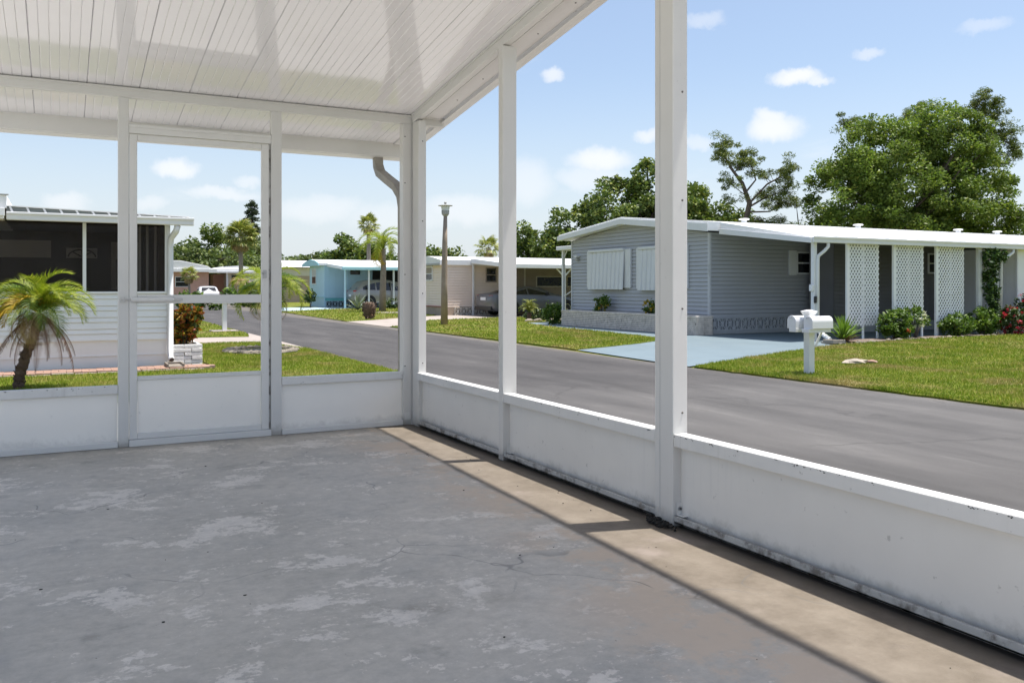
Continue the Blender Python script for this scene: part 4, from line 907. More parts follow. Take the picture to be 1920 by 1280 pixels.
f = hp(bl, 'window', 'fascia_white', (14.96, 14.999, 55.9, 56.9, 1.28, 2.30)); hp(f, 'pane', 'dark_glass', (14.95, 14.959, 55.98, 56.82, 1.34, 1.78)); hp(f, 'upper_pane', 'bar_grey', (14.95, 14.959, 55.98, 56.82, 1.82, 2.24))
hp(bl, 'high_window', 'dark_glass', (16.7, 17.36, 53.97, 53.9995, 1.90, 2.17)); hp(bl, 'carport_opening', 'dark_void', (18.2, 21, 53.97, 53.9995, .45, 2.2))
cr3 = MB(); cr3.prism([(15.1, 50.4, 2.15), (15.1, 53.78, 2.40), (15.1, 53.78, 2.60), (15.1, 50.4, 2.36)], (12, 0, 0)); cr3 = cr3.build('carport_roof', 'roof_white', bl, bevel=0.02)
hp(cr3, 'gutter', 'blue_fascia', (15.07, 27, 50.28, 50.398, 2.13, 2.30), bev=0.01)
for x in (15.25, 16.75, 18.35): hp(cr3, 'carport_post', 'blue_wall' if x < 16 else 'fascia_white', (x, x + .09, 50.45, 50.54, GZ + .01, 2.16))
# ------------------------------------------------------------------ far houses
th = thing('tan_house', (17.0, 74.0, GZ), 'tan sided house with white roof partly hidden behind the blue house', 'house')
hp(th, 'wall', 'tan_siding', (17.0, 32, 74, 79, GZ, 2.7))
m = MB(); lap(m, (16.99, 74, 0), (0, 1, 0), (-1, 0, 0), 5, GZ, 2.0, .22); lap(m, (17, 73.99, 0), (1, 0, 0), (0, -1, 0), 15, GZ, 2.0, .22); m.build('siding', 'tan_siding', th, kind='stuff')
hp(th, 'upper_band', 'cream_wall', (16.95, 32, 73.95, 79, 2.05, 2.75)); m = MB(); m.prism([(16.4, 73.5, 2.8), (16.4, 76.5, 3.45), (16.4, 79.5, 2.8)], (16, 0, 0)); m.build('roof', 'roof_white', th)
fh = thing('white_carport_house', (12.0, 86.0, GZ), 'far white house with low flat carport roof at the bend of the street', 'house')
hp(fh, 'wall', 'cream_wall', (14.4, 19.2, 86, 92, GZ, 2.5)); hp(fh, 'carport_back', 'olive_wall', (10.5, 14.39, 90, 90.1, GZ, 2.4)); hp(fh, 'side_panel', 'pink_wall', (13.4, 14.39, 88, 89.9, GZ, 2.35))
fr = hp(fh, 'roof', 'roof_white', (9.4, 16.8, 85.2, 92.5, 2.52, 2.86), bev=0.04); hp(fr, 'roof_fascia', 'fascia_white', (9.3, 16.9, 85.1, 85.199, 2.45, 2.62))
m = MB(); m.prism([(13.6, 85.4, 2.87), (16.9, 85.4, 2.87), (16.5, 85.4, 3.05), (15.3, 85.4, 3.15), (14.0, 85.4, 3.05)], (0, 6.5, 0)); m.build('roof_hump', 'roof_white', fh)
for x in (10.9, 14.2, 16.3): hp(fh, 'carport_post', 'fascia_white', (x, x + .16, 85.4, 85.56, GZ, 2.5))
f = window(fh, 14.75, 15.6, 1.2, 2.3, 85.999, frame='lamp_grey')
for x in (14.7, 15.3): m = MB(); m.lathe([(.10, 0), (.16, .2), (.18, .3), (.14, .32)], (x, 85.7, GZ + .45), 10); m.build('hanging_pot', 'car_black', fh)
fg = thing('pale_gable_house', (7.0, 80.0, GZ), 'pale house with shallow arched roof and pink wall at the far left', 'house')
hp(fg, 'wall', 'pink_wall', (5.5, 11.8, 80, 88, GZ, 2.45)); m = MB(); m.prism([(4.6, 79.4, 2.5), (12.3, 79.4, 2.5), (11.6, 79.4, 2.95), (9.4, 79.4, 3.4), (7.2, 79.4, 3.4), (5.2, 79.4, 2.95)], (0, 9, 0)); m.build('roof', 'fascia_white', fg, bevel=0.03)
hp(fg, 'fascia', 'roof_white', (4.5, 12.4, 79.3, 79.399, 2.42, 2.68)); window(fg, 9.0, 10.2, 1.1, 2.0, 79.999)
# ------------------------------------------------------------------ cars
def wheel_meshes(r, wd):
    m = MB(); prof = [(r * .62, -wd / 2), (r * .9, -wd / 2), (r, -wd * .32), (r, wd * .32), (r * .9, wd / 2), (r * .62, wd / 2)]
    n = 28
    for rr_, y in prof:
        for j in range(n): a = 2 * math.pi * j / n; m.v.append((rr_ * math.cos(a), y, rr_ * math.sin(a)))
    k = len(prof)
    for i in range(k):
        for j in range(n): m.f.append((i * n + j, i * n + (j + 1) % n, ((i + 1) % k) * n + (j + 1) % n, ((i + 1) % k) * n + j))
    ty = rawmesh('wheel', m.v, m.f, 'tyre', True)
    m = MB()
    for s in range(5):
        a = 2 * math.pi * s / 5
        for da in (-.14, .14):
            c, q = math.cos(a + da), math.sin(a + da); w2 = .022; nx, nz = -q * w2, c * w2
            y0 = -wd * .46
            p = [(.03 * c + nx, y0 + .02, .03 * q + nz), (r * .60 * c + nx, y0 + .03, r * .60 * q + nz), (r * .60 * c - nx, y0 + .03, r * .60 * q - nz), (.03 * c - nx, y0 + .02, .03 * q - nz)]
            m.hexa(p + [(x, y + .03, z) for x, y, z in p])
    rim = [(r * .56, .0), (r * .62, .0)]
    k0 = len(m.v)
    for rr_ in (r * .53, r * .63):
        for yy in (-wd * .47, -wd * .30):
            for j in range(n): a = 2 * math.pi * j / n; m.v.append((rr_ * math.cos(a), yy, rr_ * math.sin(a)))
    for a_, b_ in ((0, 1), (1, 3), (3, 2), (2, 0)):
        for j in range(n): m.f.append((k0 + a_ * n + j, k0 + a_ * n + (j + 1) % n, k0 + b_ * n + (j + 1) % n, k0 + b_ * n + j))
    return ty, rawmesh('rim', m.v, m.f, 'rim')
def car(name, label, paint, st, loc, rz, wheels, wr, win, tail, rear, front):
    root = bpy.data.objects.new(name, None); COL.objects.link(root); root.location = loc; root.rotation_euler = (0, 0, rz); tag(root, label, 'car')
    ring = []
    for x, wb, wl, wt, zb, zl, zt_ in st:
        h = [(0, zb), (wb * .93, zb), (wb, zb + .18 * (zl - zb)), (wb * 1.0, zb + .55 * (zl - zb)), (wl, zl - .04), (wl * .975, zl), (wt + .05, zt_ - .10 * max(0, zt_ - zl)), (wt - .04, zt_ - .01), (wt * .5, zt_ + .012), (0, zt_ + .018)]
        ring.append([(x, y, z) for y, z in h] + [(x, -y, z) for y, z in reversed(h[1:-1])])
    k = len(ring[0]); v = [p for r_ in ring for p in r_]; fs = []
    for i in range(len(ring) - 1):
        for j in range(k): fs.append((i * k + j, (i + 1) * k + j, (i + 1) * k + (j + 1) % k, i * k + (j + 1) % k))
    fs.append(tuple(range(k))); fs.append(tuple(range((len(ring) - 1) * k + k - 1, (len(ring) - 1) * k - 1, -1)))
    me = rawmesh('body', v, fs, paint, True)
    bm = bmesh.new(); bm.from_mesh(me); bmesh.ops.recalc_face_normals(bm, faces=bm.faces); bm.to_mesh(me); bm.free()
    o = bpy.data.objects.new('body', me); COL.objects.link(o); o.parent = root
    xs = [s[0] for s in st]
    def at(x, tt, sd):      # point on the glasshouse side at length x, tt from belt (0) to roof (1)
        i = max(j for j in range(len(xs) - 1) if xs[j] <= x); q = (x - xs[i]) / (xs[i + 1] - xs[i]); L = lambda c: st[i][c] * (1 - q) + st[i + 1][c] * q
        wl, wt, zl, zt_ = L(2) * .975, L(3) + .05, L(5), L(6); zt_ -= .10 * max(0, zt_ - zl)
        return (x, sd * (wl + (wt - wl) * tt + .007), zl + (zt_ - zl) * tt)
    def local(nm, v, f, mat, par=root):
        me = rawmesh(nm, v, f, mat); o = bpy.data.objects.new(nm, me); COL.objects.link(o); o.parent = par; return o
    for sd in (-1, 1):
        for x0, x1, a0, a1 in win:
            n = 6; v = []
            for i in range(n + 1):
                x = x0 + (x1 - x0) * i / n; q = i / n; lo = .06; hi = (a0 + (a1 - a0) * q)
                v += [at(x, lo, sd), at(x, hi, sd)]
            local('side_window', v, [(2 * i, 2 * i + 2, 2 * i + 3, 2 * i + 1) for i in range(n)], 'dark_glass')
        (tx0, tx1, ty0, tz0, tz1) = tail
        local('tail_light', [(tx0, sd * (ty0 - .30), tz0), (tx0, sd * (ty0 - .30), tz1), (tx0 + .02, sd * ty0, tz0), (tx0 + .02, sd * ty0, tz1), (tx1, sd * (ty0 + .045), tz0 + .05), (tx1, sd * (ty0 + .035), tz1)], [(0, 2, 3, 1), (2, 4, 5, 3)], 'tail_red')
        mi = MB(); mi.lump((front[0], sd * (front[1] + .08), front[2]), (.07, .10, .07), 3, 8); local('mirror', mi.v, mi.f, 'car_black')
    for nm, q in (('rear_window', rear), ('windscreen', front[3])):
        x0, y0, z0, x1, y1, z1, ox = q
        local(nm, [(x0 + ox, -y0, z0), (x0 + ox, y0, z0), (x1 + ox, y1, z1), (x1 + ox, -y1, z1)], [(0, 1, 2, 3)], 'dark_glass')
    b0 = st[1]
    local('licence_plate', [(st[0][0] - .012, -.26, .70), (st[0][0] - .012, .26, .70), (st[0][0] - .012, .26, .83), (st[0][0] - .012, -.26, .83)], [(0, 1, 2, 3)], 'fascia_white')
    bm_ = MB(); bm_.box(st[0][0] - .03, st[0][0] + .3, -.80, .80, st[1][4] - .02, st[1][4] + .12); local('bumper_valance', bm_.v, bm_.f, 'car_black')
    ty, rim = wheel_meshes(wr, .23); wy = max(s[1] for s in st)
    for x in wheels:
        for sd in (-1, 1):
            am = MB(); n = 20; R2 = wr * 1.16
            am.v += [(x, sd * (wy + .004), wr)]; am.v += [(x + R2 * math.cos(math.pi * (-.12 + 1.24 * j / n)), sd * (wy + .004), wr + R2 * math.sin(math.pi * (-.12 + 1.24 * j / n))) for j in range(n + 1)]
            am.f += [(0, j + 1, j + 2) for j in range(n)]; local('wheel_arch', am.v, am.f, 'car_black')
            w_ = inst(ty, 'wheel', root, (x, sd * (wy - .09), wr), (0, 0, 0 if sd < 0 else math.pi)); inst(rim, 'rim', w_, (0, 0, 0))
    return root
SUV = [(0.0, .74, .78, .66, .50, .93, .95), (.05, .86, .88, .74, .36, 1.0, 1.03), (.18, .91, .92, .78, .30, 1.06, 1.12), (.38, .925, .93, .70, .27, 1.08, 1.42), (.62, .93, .93, .66, .26, 1.08, 1.63), (1.0, .935, .93, .655, .26, 1.07, 1.70), (1.7, .94, .93, .66, .25, 1.05, 1.725), (2.4, .94, .93, .66, .25, 1.03, 1.70), (2.95, .94, .925, .66, .25, 1.01, 1.57), (3.55, .94, .92, .76, .25, 1.0, 1.10), (4.2, .92, .89, .72, .26, .93, 1.0), (4.6, .86, .80, .62, .30, .80, .86), (4.78, .72, .66, .5, .40, .64, .68)]
car('silver_suv', 'silver sport utility vehicle parked under the blue house carport', 'car_silver', SUV, (15.95, 51.6, GZ + .02), 0, (.95, 3.85), .36,
    [(.55, 1.35, .45, .82), (1.42, 2.35, .84, .84), (2.42, 3.2, .84, .25)], (.02, .34, .86, .93, 1.08), (.21, .70, 1.16, .55, .56, 1.56, -.015), (3.15, .86, 1.08, (3.50, .70, 1.12, 2.98, .60, 1.55, .02)))
SED = [(0.0, .70, .72, .55, .46, .84, .86), (.06, .84, .84, .68, .30, .92, .94), (.25, .90, .89, .74, .22, .955, .98), (.7, .92, .90, .72, .20, .955, 1.03), (1.2, .925, .90, .66, .19, .95, 1.20), (1.7, .93, .90, .62, .19, .94, 1.29), (2.2, .93, .90, .61, .19, .93, 1.31), (2.6, .93, .895, .62, .19, .92, 1.25), (3.2, .93, .89, .72, .19, .91, .97), (3.9, .92, .87, .70, .20, .84, .90), (4.45, .86, .78, .6, .24, .70, .76), (4.68, .70, .62, .45, .34, .54, .58)]
car('grey_sedan', 'dark grey low sedan parked under the beige house carport', 'car_grey', SED, (16.55, 34.0, GZ + .02), 0, (.95, 3.75), .33,
    [(.75, 1.75, .35, .80), (1.82, 2.9, .82, .30)], (.03, .62, .82, .80, .92), (.62, .62, 1.03, 1.5, .52, 1.27, -.012), (2.75, .84, .98, (3.15, .66, .99, 2.5, .56, 1.27, .02)))
WC = [(0.0, .74, .78, .62, .46, .88, .90), (.08, .86, .86, .70, .34, .95, .98), (.3, .90, .89, .72, .28, .99, 1.08), (.8, .91, .90, .64, .24, 1.0, 1.46), (1.4, .91, .90, .63, .22, .98, 1.53), (2.2, .91, .90, .63, .22, .96, 1.50), (2.7, .91, .89, .64, .22, .95, 1.38), (3.3, .91, .88, .72, .22, .93, 1.0), (3.9, .88, .84, .66, .24, .82, .90), (4.3, .74, .68, .5, .34, .62, .66)]
wcar = car('white_car', 'white hatchback at the roadside by the far bend, seen from behind', 'car_white', WC, (10.6, 71.5, GZ + .01), R(88), (.85, 3.35), .32,
    [(.8, 1.5, .6, .84), (1.56, 2.9, .84, .3)], (.02, .3, .84, .82, .94), (.33, .62, 1.10, .74, .54, 1.42, -.02), (2.8, .84, 1.0, (3.2, .64, 1.02, 2.72, .56, 1.36, .02)))
wcar.scale = (.92, .92, .88)
# ------------------------------------------------------------------ street lamp and mailboxes
lp = thing('street_lamp', (11.54, 26.72, GZ), 'slim brown street lamp with flat round hat standing on the far lawn', 'street lamp')
m = MB(); m.tube([(11.54, 26.72, GZ), (11.54, 26.72, 1.2), (11.56, 26.72, 2.6), (11.58, 26.72, 3.50)], [.125, .105, .09, .062], 12); m.build('pole', 'lamp_pole', lp, smooth=True)
m = MB(); m.lathe([(.055, 0), (.10, .05), (.125, .08), (.135, .20), (.13, .21)], (11.58, 26.72, 3.48), 16); m.build('cup', 'lamp_grey', lp)
m = MB(); m.lathe([(.125, 0), (.15, .14), (.15, .15)], (11.58, 26.72, 3.69), 16); m.build('lens', 'lamp_lens', lp)
m = MB(); m.lathe([(.24, 0), (.25, .012), (.12, .035), (.05, .05)], (11.58, 26.72, 3.842), 20); m.build('hat', 'lamp_grey', lp)
m = MB(); m.lathe([(.03, 0), (.045, .03), (.045, .07), (.02, .09)], (11.58, 26.72, 3.90), 10); m.build('photocell', 'lamp_grey', lp)
mb = thing('double_mailbox', (9.8, 9.14, GZ), 'white post with twin mailboxes on the lawn by the far kerb', 'mailbox')
MX, MY = 9.8, 9.14
m = MB(); m.box(MX - .055, MX + .055, MY - .055, MY + .055, GZ - .05, .68); m.build('post', 'mailbox_white', mb, bevel=0.006)
m = MB(); m.prism([(MX - .055, MY - .055, .6805), (MX + .055, MY - .055, .6805), (MX + .055, MY + .055, .6805), (MX - .055, MY + .055, .6805)], (0, 0, .01)); m.v = []; m.f = []
m.hexa([(MX - .055, MY - .055, .68), (MX + .055, MY - .055, .68), (MX + .055, MY + .055, .68), (MX - .055, MY + .055, .68), (MX - .09, MY - .09, .74), (MX + .09, MY - .09, .74), (MX + .09, MY + .09, .74), (MX - .09, MY + .09, .74)]); m.build('cap', 'mailbox_white', mb, bevel=0.004)
m = MB(); m.hexa([(MX - .09, MY - .09, .7405), (MX + .09, MY - .09, .7405), (MX + .09, MY + .09, .7405), (MX - .09, MY + .09, .7405), (MX - .02, MY - .02, .765), (MX + .02, MY - .02, .765), (MX + .02, MY + .02, .765), (MX - .02, MY + .02, .765)]); m.build('cap_top', 'mailbox_white', mb, bevel=0.003)
m = MB(); m.box(MX - .21, MX + .24, MY - .19, MY - .056, .435, .49); m.box(MX - .21, MX + .24, MY + .056, MY + .19, .435, .49); m.box(MX - .05, MX + .05, MY - .056, MY + .056, .437, .488); m.build('arm', 'mailbox_white', mb, bevel=0.004)
def mailbox(yc, x0):
    m = MB(); prof = [(-.08, .492), (.08, .492)] + [(.08 * math.cos(a), .595 + .08 * math.sin(a)) for a in [i * math.pi / 10 for i in range(11)]]
    m.prism([(x0, yc + a, z) for a, z in prof], (.41, 0, 0)); b = m.build('letter_box', 'mailbox_white', mb, bevel=0.006)
    m = MB(); m.prism([(x0 - .018, yc + a * 1.06, .59 + (z - .59) * 1.05) for a, z in prof], (.017, 0, 0)); m.build('door', 'mailbox_white', b, bevel=0.004)
    m = MB(); m.tube([(x0 - .02, yc, .66), (x0 - .045, yc, .655), (x0 - .045, yc, .64)], .008, 6); m.build('door_pull', 'zinc', b)
mailbox(MY - .145, MX - .16); mailbox(MY + .145, MX - .19)
m = MB(); m.tube([(MX + .07, MY - .05, .22), (MX + .2, MY - .05, .43)], .018, 6); m.build('arm_brace', 'mailbox_white', mb)
mp_ = thing('roadside_mailbox', (4.25, 25.8, GZ), 'white mailbox post on a pale pad beyond the screen door', 'mailbox')
m = MB(); m.box(4.18, 4.30, 25.74, 25.86, GZ, .62); m.build('post', 'mailbox_white', mp_, bevel=0.006)
m = MB(); m.box(3.92, 4.60, 25.72, 25.88, .621, .68); m.build('arm', 'mailbox_white', mp_, bevel=0.006)
m = MB(); m.prism([(4.02, 25.70 + a, z) for a, z in [(0, .681), (.18, .681), (.18, .80), (.14, .87), (.04, .87), (0, .80)]], (.48, 0, 0)); m.build('letter_box', 'mailbox_white', mp_, bevel=0.006)
m = MB(); m.box(3.86, 4.58, 25.45, 26.15, GZ + .01, GZ + .05); m.build('pad', 'concrete_pale', mp_, bevel=0.01)
# ------------------------------------------------------------------ plants
def cards(cen, rad, per, size, rng, flat=0.75, asp=0.55, up=0.35, hollow=0.0):
    """leaf blades (rhombs) spread through small clumps; returns 4 verts per leaf"""
    M = len(cen); N = M * per
    c = np.repeat(np.asarray(cen, float), per, 0); r = np.repeat(np.asarray(rad, float), per)
    d = rng.normal(size=(N, 3)); d /= np.linalg.norm(d, axis=1)[:, None]
    q = (hollow + (1 - hollow) * rng.random(N)) ** 0.45
    p = c + d * (r * q)[:, None] * np.array([1, 1, flat])
    a = rng.normal(size=(N, 3)); a[:, 2] *= .6; a += d * .5; a /= np.linalg.norm(a, axis=1)[:, None]
    n = rng.normal(size=(N, 3)); n[:, 2] += up * 2; b = np.cross(n, a); b /= np.linalg.norm(b, axis=1)[:, None] + 1e-9
    s = size * rng.uniform(.55, 1.35, N)
    a *= s[:, None] * .5; b *= (s * asp * .5)[:, None]
    v = np.stack([p - a, p + b - a * .15, p + a, p - b - a * .15], 1)
    return v.reshape(-1, 3)
def lobe_clumps(lobes, n, rng, inner=0.5, zmin=None):
    L = np.array(lobes, float); w = (L[:, 3] * L[:, 4] + L[:, 3] * L[:, 5] + L[:, 4] * L[:, 5]); w /= w.sum()
    k = rng.choice(len(L), n, p=w); d = rng.normal(size=(n, 3)); d /= np.linalg.norm(d, axis=1)[:, None]
    q = inner + (1 - inner) * rng.random(n) ** .6
    p = L[k, :3] + d * L[k, 3:6] * q[:, None]
    if zmin is not None: p = p[p[:, 2] > zmin]
    return p
ROTV = -YAW
def tree(name, label, base, lobes, ncl, per, crad, size, mat, seed, trunk=(0.3, 3.0), group=None, rz=ROTV, limbs=9, cat='tree', bark='bark', flat=.75, zmin=None, inner=.5):
    rng = np.random.default_rng(seed); root = bpy.data.objects.new(name, None); COL.objects.link(root); root.location = base; root.rotation_euler = (0, 0, rz); tag(root, label, cat, group)
    c = lobe_clumps(lobes, ncl, rng, inner, zmin); rad = crad * rng.uniform(.6, 1.3, len(c))
    v = cards(c, rad, per, size, rng, flat)
    me = npmesh('crown', v, 4, mat); o = bpy.data.objects.new('crown', me); COL.objects.link(o); o.parent = root
    m = MB(); rt_, ht = trunk; rr = random.Random(seed)
    top = Vector((rr.uniform(-.3, .3), rr.uniform(-.3, .3), ht))
    m.tube([(0, 0, -.3), (0.02, 0, .15), tuple(top * .5 + Vector((rr.uniform(-.15, .15), 0, 0))), tuple(top)], [rt_ * 1.5, rt_ * 1.1, rt_ * .9, rt_ * .7], 9)
    idx = rng.choice(len(c), min(limbs, len(c)), replace=False)
    for i in idx:
        e = Vector(c[i]); s = top * rr.uniform(.75, 1.0); mid = s.lerp(e, .5) + Vector((rr.uniform(-.4, .4), rr.uniform(-.4, .4), rr.uniform(0, .5)))
        m.tube([tuple(s), tuple(s.lerp(mid, .6) + Vector((0, 0, .15))), tuple(mid), tuple(e)], [rt_ * .5, rt_ * .36, rt_ * .24, rt_ * .08], 6, cap=False)
    me = rawmesh('trunk', m.v, m.f, bark, True); o = bpy.data.objects.new('trunk', me); COL.objects.link(o); o.parent = root
    return root
def bush(name, label, base, lobes, ncl, per, crad, size, mats, seed, cat='shrub', group=None, stems=6, asp=.5, flat=.9):
    """mats: list of (material, share, part name)"""
    rng = np.random.default_rng(seed); root = bpy.data.objects.new(name, None); COL.objects.link(root); root.location = base; tag(root, label, cat, group)
    for mat, share, pn in mats:
        k = max(3, int(ncl * share)); c = lobe_clumps(lobes, k, rng, .45 if pn == 'foliage' else .9, .02); v = cards(c, crad * rng.uniform(.6, 1.3, len(c)) * (1 if pn == 'foliage' else .55), per if pn == 'foliage' else max(6, per // 2), size if pn == 'foliage' else size * .8, rng, flat, asp)
        me = npmesh(pn, v, 4, mat); o = bpy.data.objects.new(pn, me); COL.objects.link(o); o.parent = root
    m = MB(); rr = random.Random(seed)
    for i in range(stems):
        L = lobes[rr.randrange(len(lobes))]; e = Vector(L[:3]) + Vector((rr.uniform(-.6, .6) * L[3], rr.uniform(-.6, .6) * L[4], rr.uniform(-.2, .5) * L[5]))
        m.tube([(rr.uniform(-.04, .04), rr.uniform(-.04, .04), -.02), (e.x * .4, e.y * .4, e.z * .45), tuple(e)], [.012, .009, .004], 5, cap=False)
    me = rawmesh('stems', m.v, m.f, 'bark'); o = bpy.data.objects.new('stems', me); COL.objects.link(o); o.parent = root
    return root
# ---- broad trees behind the grey house
BIG = [(0, 0, 6.6, 3.6, 3.2, 3.0), (-3.2, .3, 5.6, 2.3, 2.4, 2.5), (3.1, .2, 6.0, 2.3, 2.4, 2.9), (-1.6, 0, 8.1, 2.3, 2.2, 1.9), (1.4, -.2, 8.6, 2.2, 2.2, 2.0), (0, -1.8, 5.2, 3.2, 1.8, 1.9), (4.0, 0, 4.2, 1.5, 1.6, 1.7), (-3.6, -.4, 3.8, 1.6, 1.6, 1.6)]
tree('oak_tree', 'big rounded bright green oak behind the right end of the grey house', (38.8, 29.3, GZ), BIG, 520, 240, .60, .165, 'oak_leaf', 21, (.42, 4.2), limbs=14)
MID = [(-1.0, 0, 5.4, 2.6, 2.2, 2.4), (1.2, .4, 6.5, 2.0, 1.9, 2.3), (-3.4, .5, 4.3, 2.0, 1.9, 1.9), (3.0, -.3, 5.2, 2.2, 2.0, 2.0), (-5.0, 0, 3.3, 1.2, 1.3, 1.3), (.2, -1.2, 4.0, 3.2, 1.6, 1.6)]
tree('oak_tree', 'dark oak rising behind the gable of the grey house', (31.0, 42.4, GZ), [(a, b, c + .25, d_, e, f) for a, b, c, d_, e, f in MID], 290, 120, .62, .25, 'dark_oak_leaf', 22, (.36, 3.6), limbs=12)
tree('oak_tree', 'dark spreading oak between the grey house gable and the twisted pine', (33.8, 38.6, GZ), [(-.6, 0, 4.6, 1.9, 1.7, 1.9), (1.3, 0, 4.2, 1.6, 1.5, 1.4), (-1.8, .2, 5.6, 1.4, 1.4, 1.4), (2.6, 0, 3.9, 1.0, 1.0, 1.0)], 140, 110, .55, .24, 'dark_oak_leaf', 23, (.26, 3.2), limbs=8)
tree('oak_tree', 'small dark tree above the beige carport roof', (30.5, 54.0, GZ), [(-.7, 0, 4.7, 1.1, 1.1, 1.5), (.6, 0, 3.9, 1.3, 1.2, 1.1), (1.4, 0, 3.6, .9, .9, .8), (-1.2, .2, 3.6, .9, .9, .9)], 75, 80, .5, .26, 'dark_oak_leaf', 24, (.2, 3.0), limbs=6)
# ---- wiry pines: limbs laid out one by one, needle tufts at their ends
def wiry(name, label, base, trunk, limbs, seed, mat='pine_leaf', per=70, rad=.42, size=.24, more=1.0):
    rng = np.random.default_rng(seed); rr = random.Random(seed); root = bpy.data.objects.new(name, None); COL.objects.link(root); root.location = base; root.rotation_euler = (0, 0, ROTV); tag(root, label, 'tree', None)
    m = MB(); m.tube([p[:3] for p in trunk], [p[3] for p in trunk], 8); C = []; Rd = []
    for pts, r0, tufts in limbs:
        P = [Vector(p) for p in pts]; m.tube(P, [r0 * .8 * (1 - .75 * i / (len(P) - 1)) for i in range(len(P))], 6, cap=False)
        tufts = int(tufts * more)
        for k in range(tufts):
            q = .35 + .65 * (k + rr.random()) / tufts; f = q * (len(P) - 1); i = min(int(f), len(P) - 2); p = P[i].lerp(P[i + 1], f - i)
            tp_ = p + Vector((rr.gauss(0, .30), rr.gauss(0, .38), rr.gauss(.10, .22))); m.tube([tuple(p), tuple(tp_)], [r0 * .2, .006], 4, cap=False); C.append(tp_); Rd.append(rad * rr.uniform(.6, 1.25))
    v = cards([tuple(c) for c in C], Rd, per, size, rng, .62, .22)
    me = npmesh('crown', v, 4, mat); o = bpy.data.objects.new('crown', me); COL.objects.link(o); o.parent = root
    me = rawmesh('trunk', m.v, m.f, 'bark', True); o = bpy.data.objects.new('trunk', me); COL.objects.link(o); o.parent = root
    return root
wiry('pine_tree', 'wiry twisted pine with sparse tufts left of the big oak', (33.4, 35.5, GZ),
     [(-.2, 0, -.2, .26), (-.1, 0, 3.0, .2), (-.15, .1, 4.6, .17), (.1, 0, 5.9, .14), (-.3, 0, 7.0, .1), (-1.0, 0, 7.9, .06)],
     [([(-.3, 0, 7.0), (-1.0, 0, 8.0), (-1.5, .2, 8.9), (-1.2, .1, 9.2)], .07, 9), ([(-.7, 0, 7.6), (-.2, .3, 8.2), (.1, .3, 8.7)], .05, 6), ([(-.9, 0, 8.1), (-1.6, -.2, 8.5)], .04, 4), ([(-.1, 0, 6.5), (.5, .2, 7.2), (.3, .3, 8.0), (-.2, .4, 8.3)], .07, 7),
      ([(.1, 0, 5.9), (1.0, -.2, 6.9), (1.9, -.2, 7.4), (2.3, -.3, 8.0)], .09, 9), ([(.1, 0, 5.7), (1.0, .3, 6.2), (1.8, .3, 6.5), (2.3, .2, 6.9)], .08, 9), ([(.0, 0, 5.4), (1.1, -.4, 5.4), (1.9, -.3, 6.0), (2.4, -.1, 5.7)], .07, 9),
      ([(-.1, 0, 4.8), (.8, .2, 5.0), (1.5, .2, 4.6), (2.1, 0, 4.9)], .06, 7), ([(-.1, 0, 5.2), (-.8, .2, 5.9), (-1.2, .2, 5.8)], .035, 2), ([(-.15, 0, 4.4), (.7, 0, 4.2), (1.4, .2, 4.5)], .05, 5), ([(-.1, 0, 6.3), (-.8, .2, 6.9), (-1.1, .2, 7.2)], .04, 4)], 31, per=120, rad=.36, size=.17, more=2.4)
wiry('pine_tree', 'wiry pine whose bare-limbed top shows over the big oak', (47.6, 32.3, GZ),
     [(0, 0, -.2, .22), (.1, 0, 5, .16), (0, 0, 8.5, .11), (.3, 0, 10.2, .08)],
     [([(.2, 0, 9.4), (1.0, 0, 9.9), (2.1, .2, 10.2), (2.9, .2, 10.5)], .09, 10), ([(.3, 0, 10.2), (.2, 0, 11.3), (.7, .1, 12.3), (1.3, .1, 12.6)], .09, 9), ([(.9, 0, 9.9), (1.6, .3, 11.0), (1.9, .2, 11.6)], .06, 7), ([(1.8, 0, 10.2), (2.6, -.2, 9.6), (2.9, 0, 8.9)], .06, 7),
      ([(1.2, 0, 9.6), (2.0, .2, 9.0), (2.3, .2, 8.3)], .05, 6), ([(0, 0, 9.6), (-1.6, 0, 10.8), (-3.0, .2, 11.6), (-3.6, .2, 11.4)], .09, 8), ([(-2.2, 0, 11.2), (-2.6, .2, 11.9)], .04, 4), ([(0, 0, 8.6), (-3.5, 0, 9.6), (-6.4, .3, 10.6), (-7.0, .3, 11.3)], .1, 6), ([(-6.2, 0, 10.5), (-7.6, 0, 11.1)], .04, 4), ([(.4, 0, 10.6), (1.2, .1, 11.8), (2.2, .1, 12.0)], .06, 7)], 32, per=120, rad=.42, size=.19, more=2.2)
tree('oak_tree', 'edge of a darker tree at the right margin beyond the shed', (61.5, 36.0, GZ), [(0, 0, 5.4, 1.5, 1.5, 1.5), (.5, 0, 4.2, 1.4, 1.4, 1.2)], 50, 80, .6, .28, 'dark_oak_leaf', 25, (.2, 3.5), limbs=5)
m = MB(); m.tube([(35.9, 34.2, GZ), (35.9, 34.2, 3.0), (35.85, 34.2, 4.6), (35.7, 34.2, 5.6)], [.06, .05, .035, .01], 6); m.tube([(35.87, 34.2, 4.3), (36.1, 34.1, 5.0)], [.02, .005], 5)
tag(m.build('dead_sapling', 'bark'), 'thin bare dead stem between the twisted pine and the big oak', 'tree')
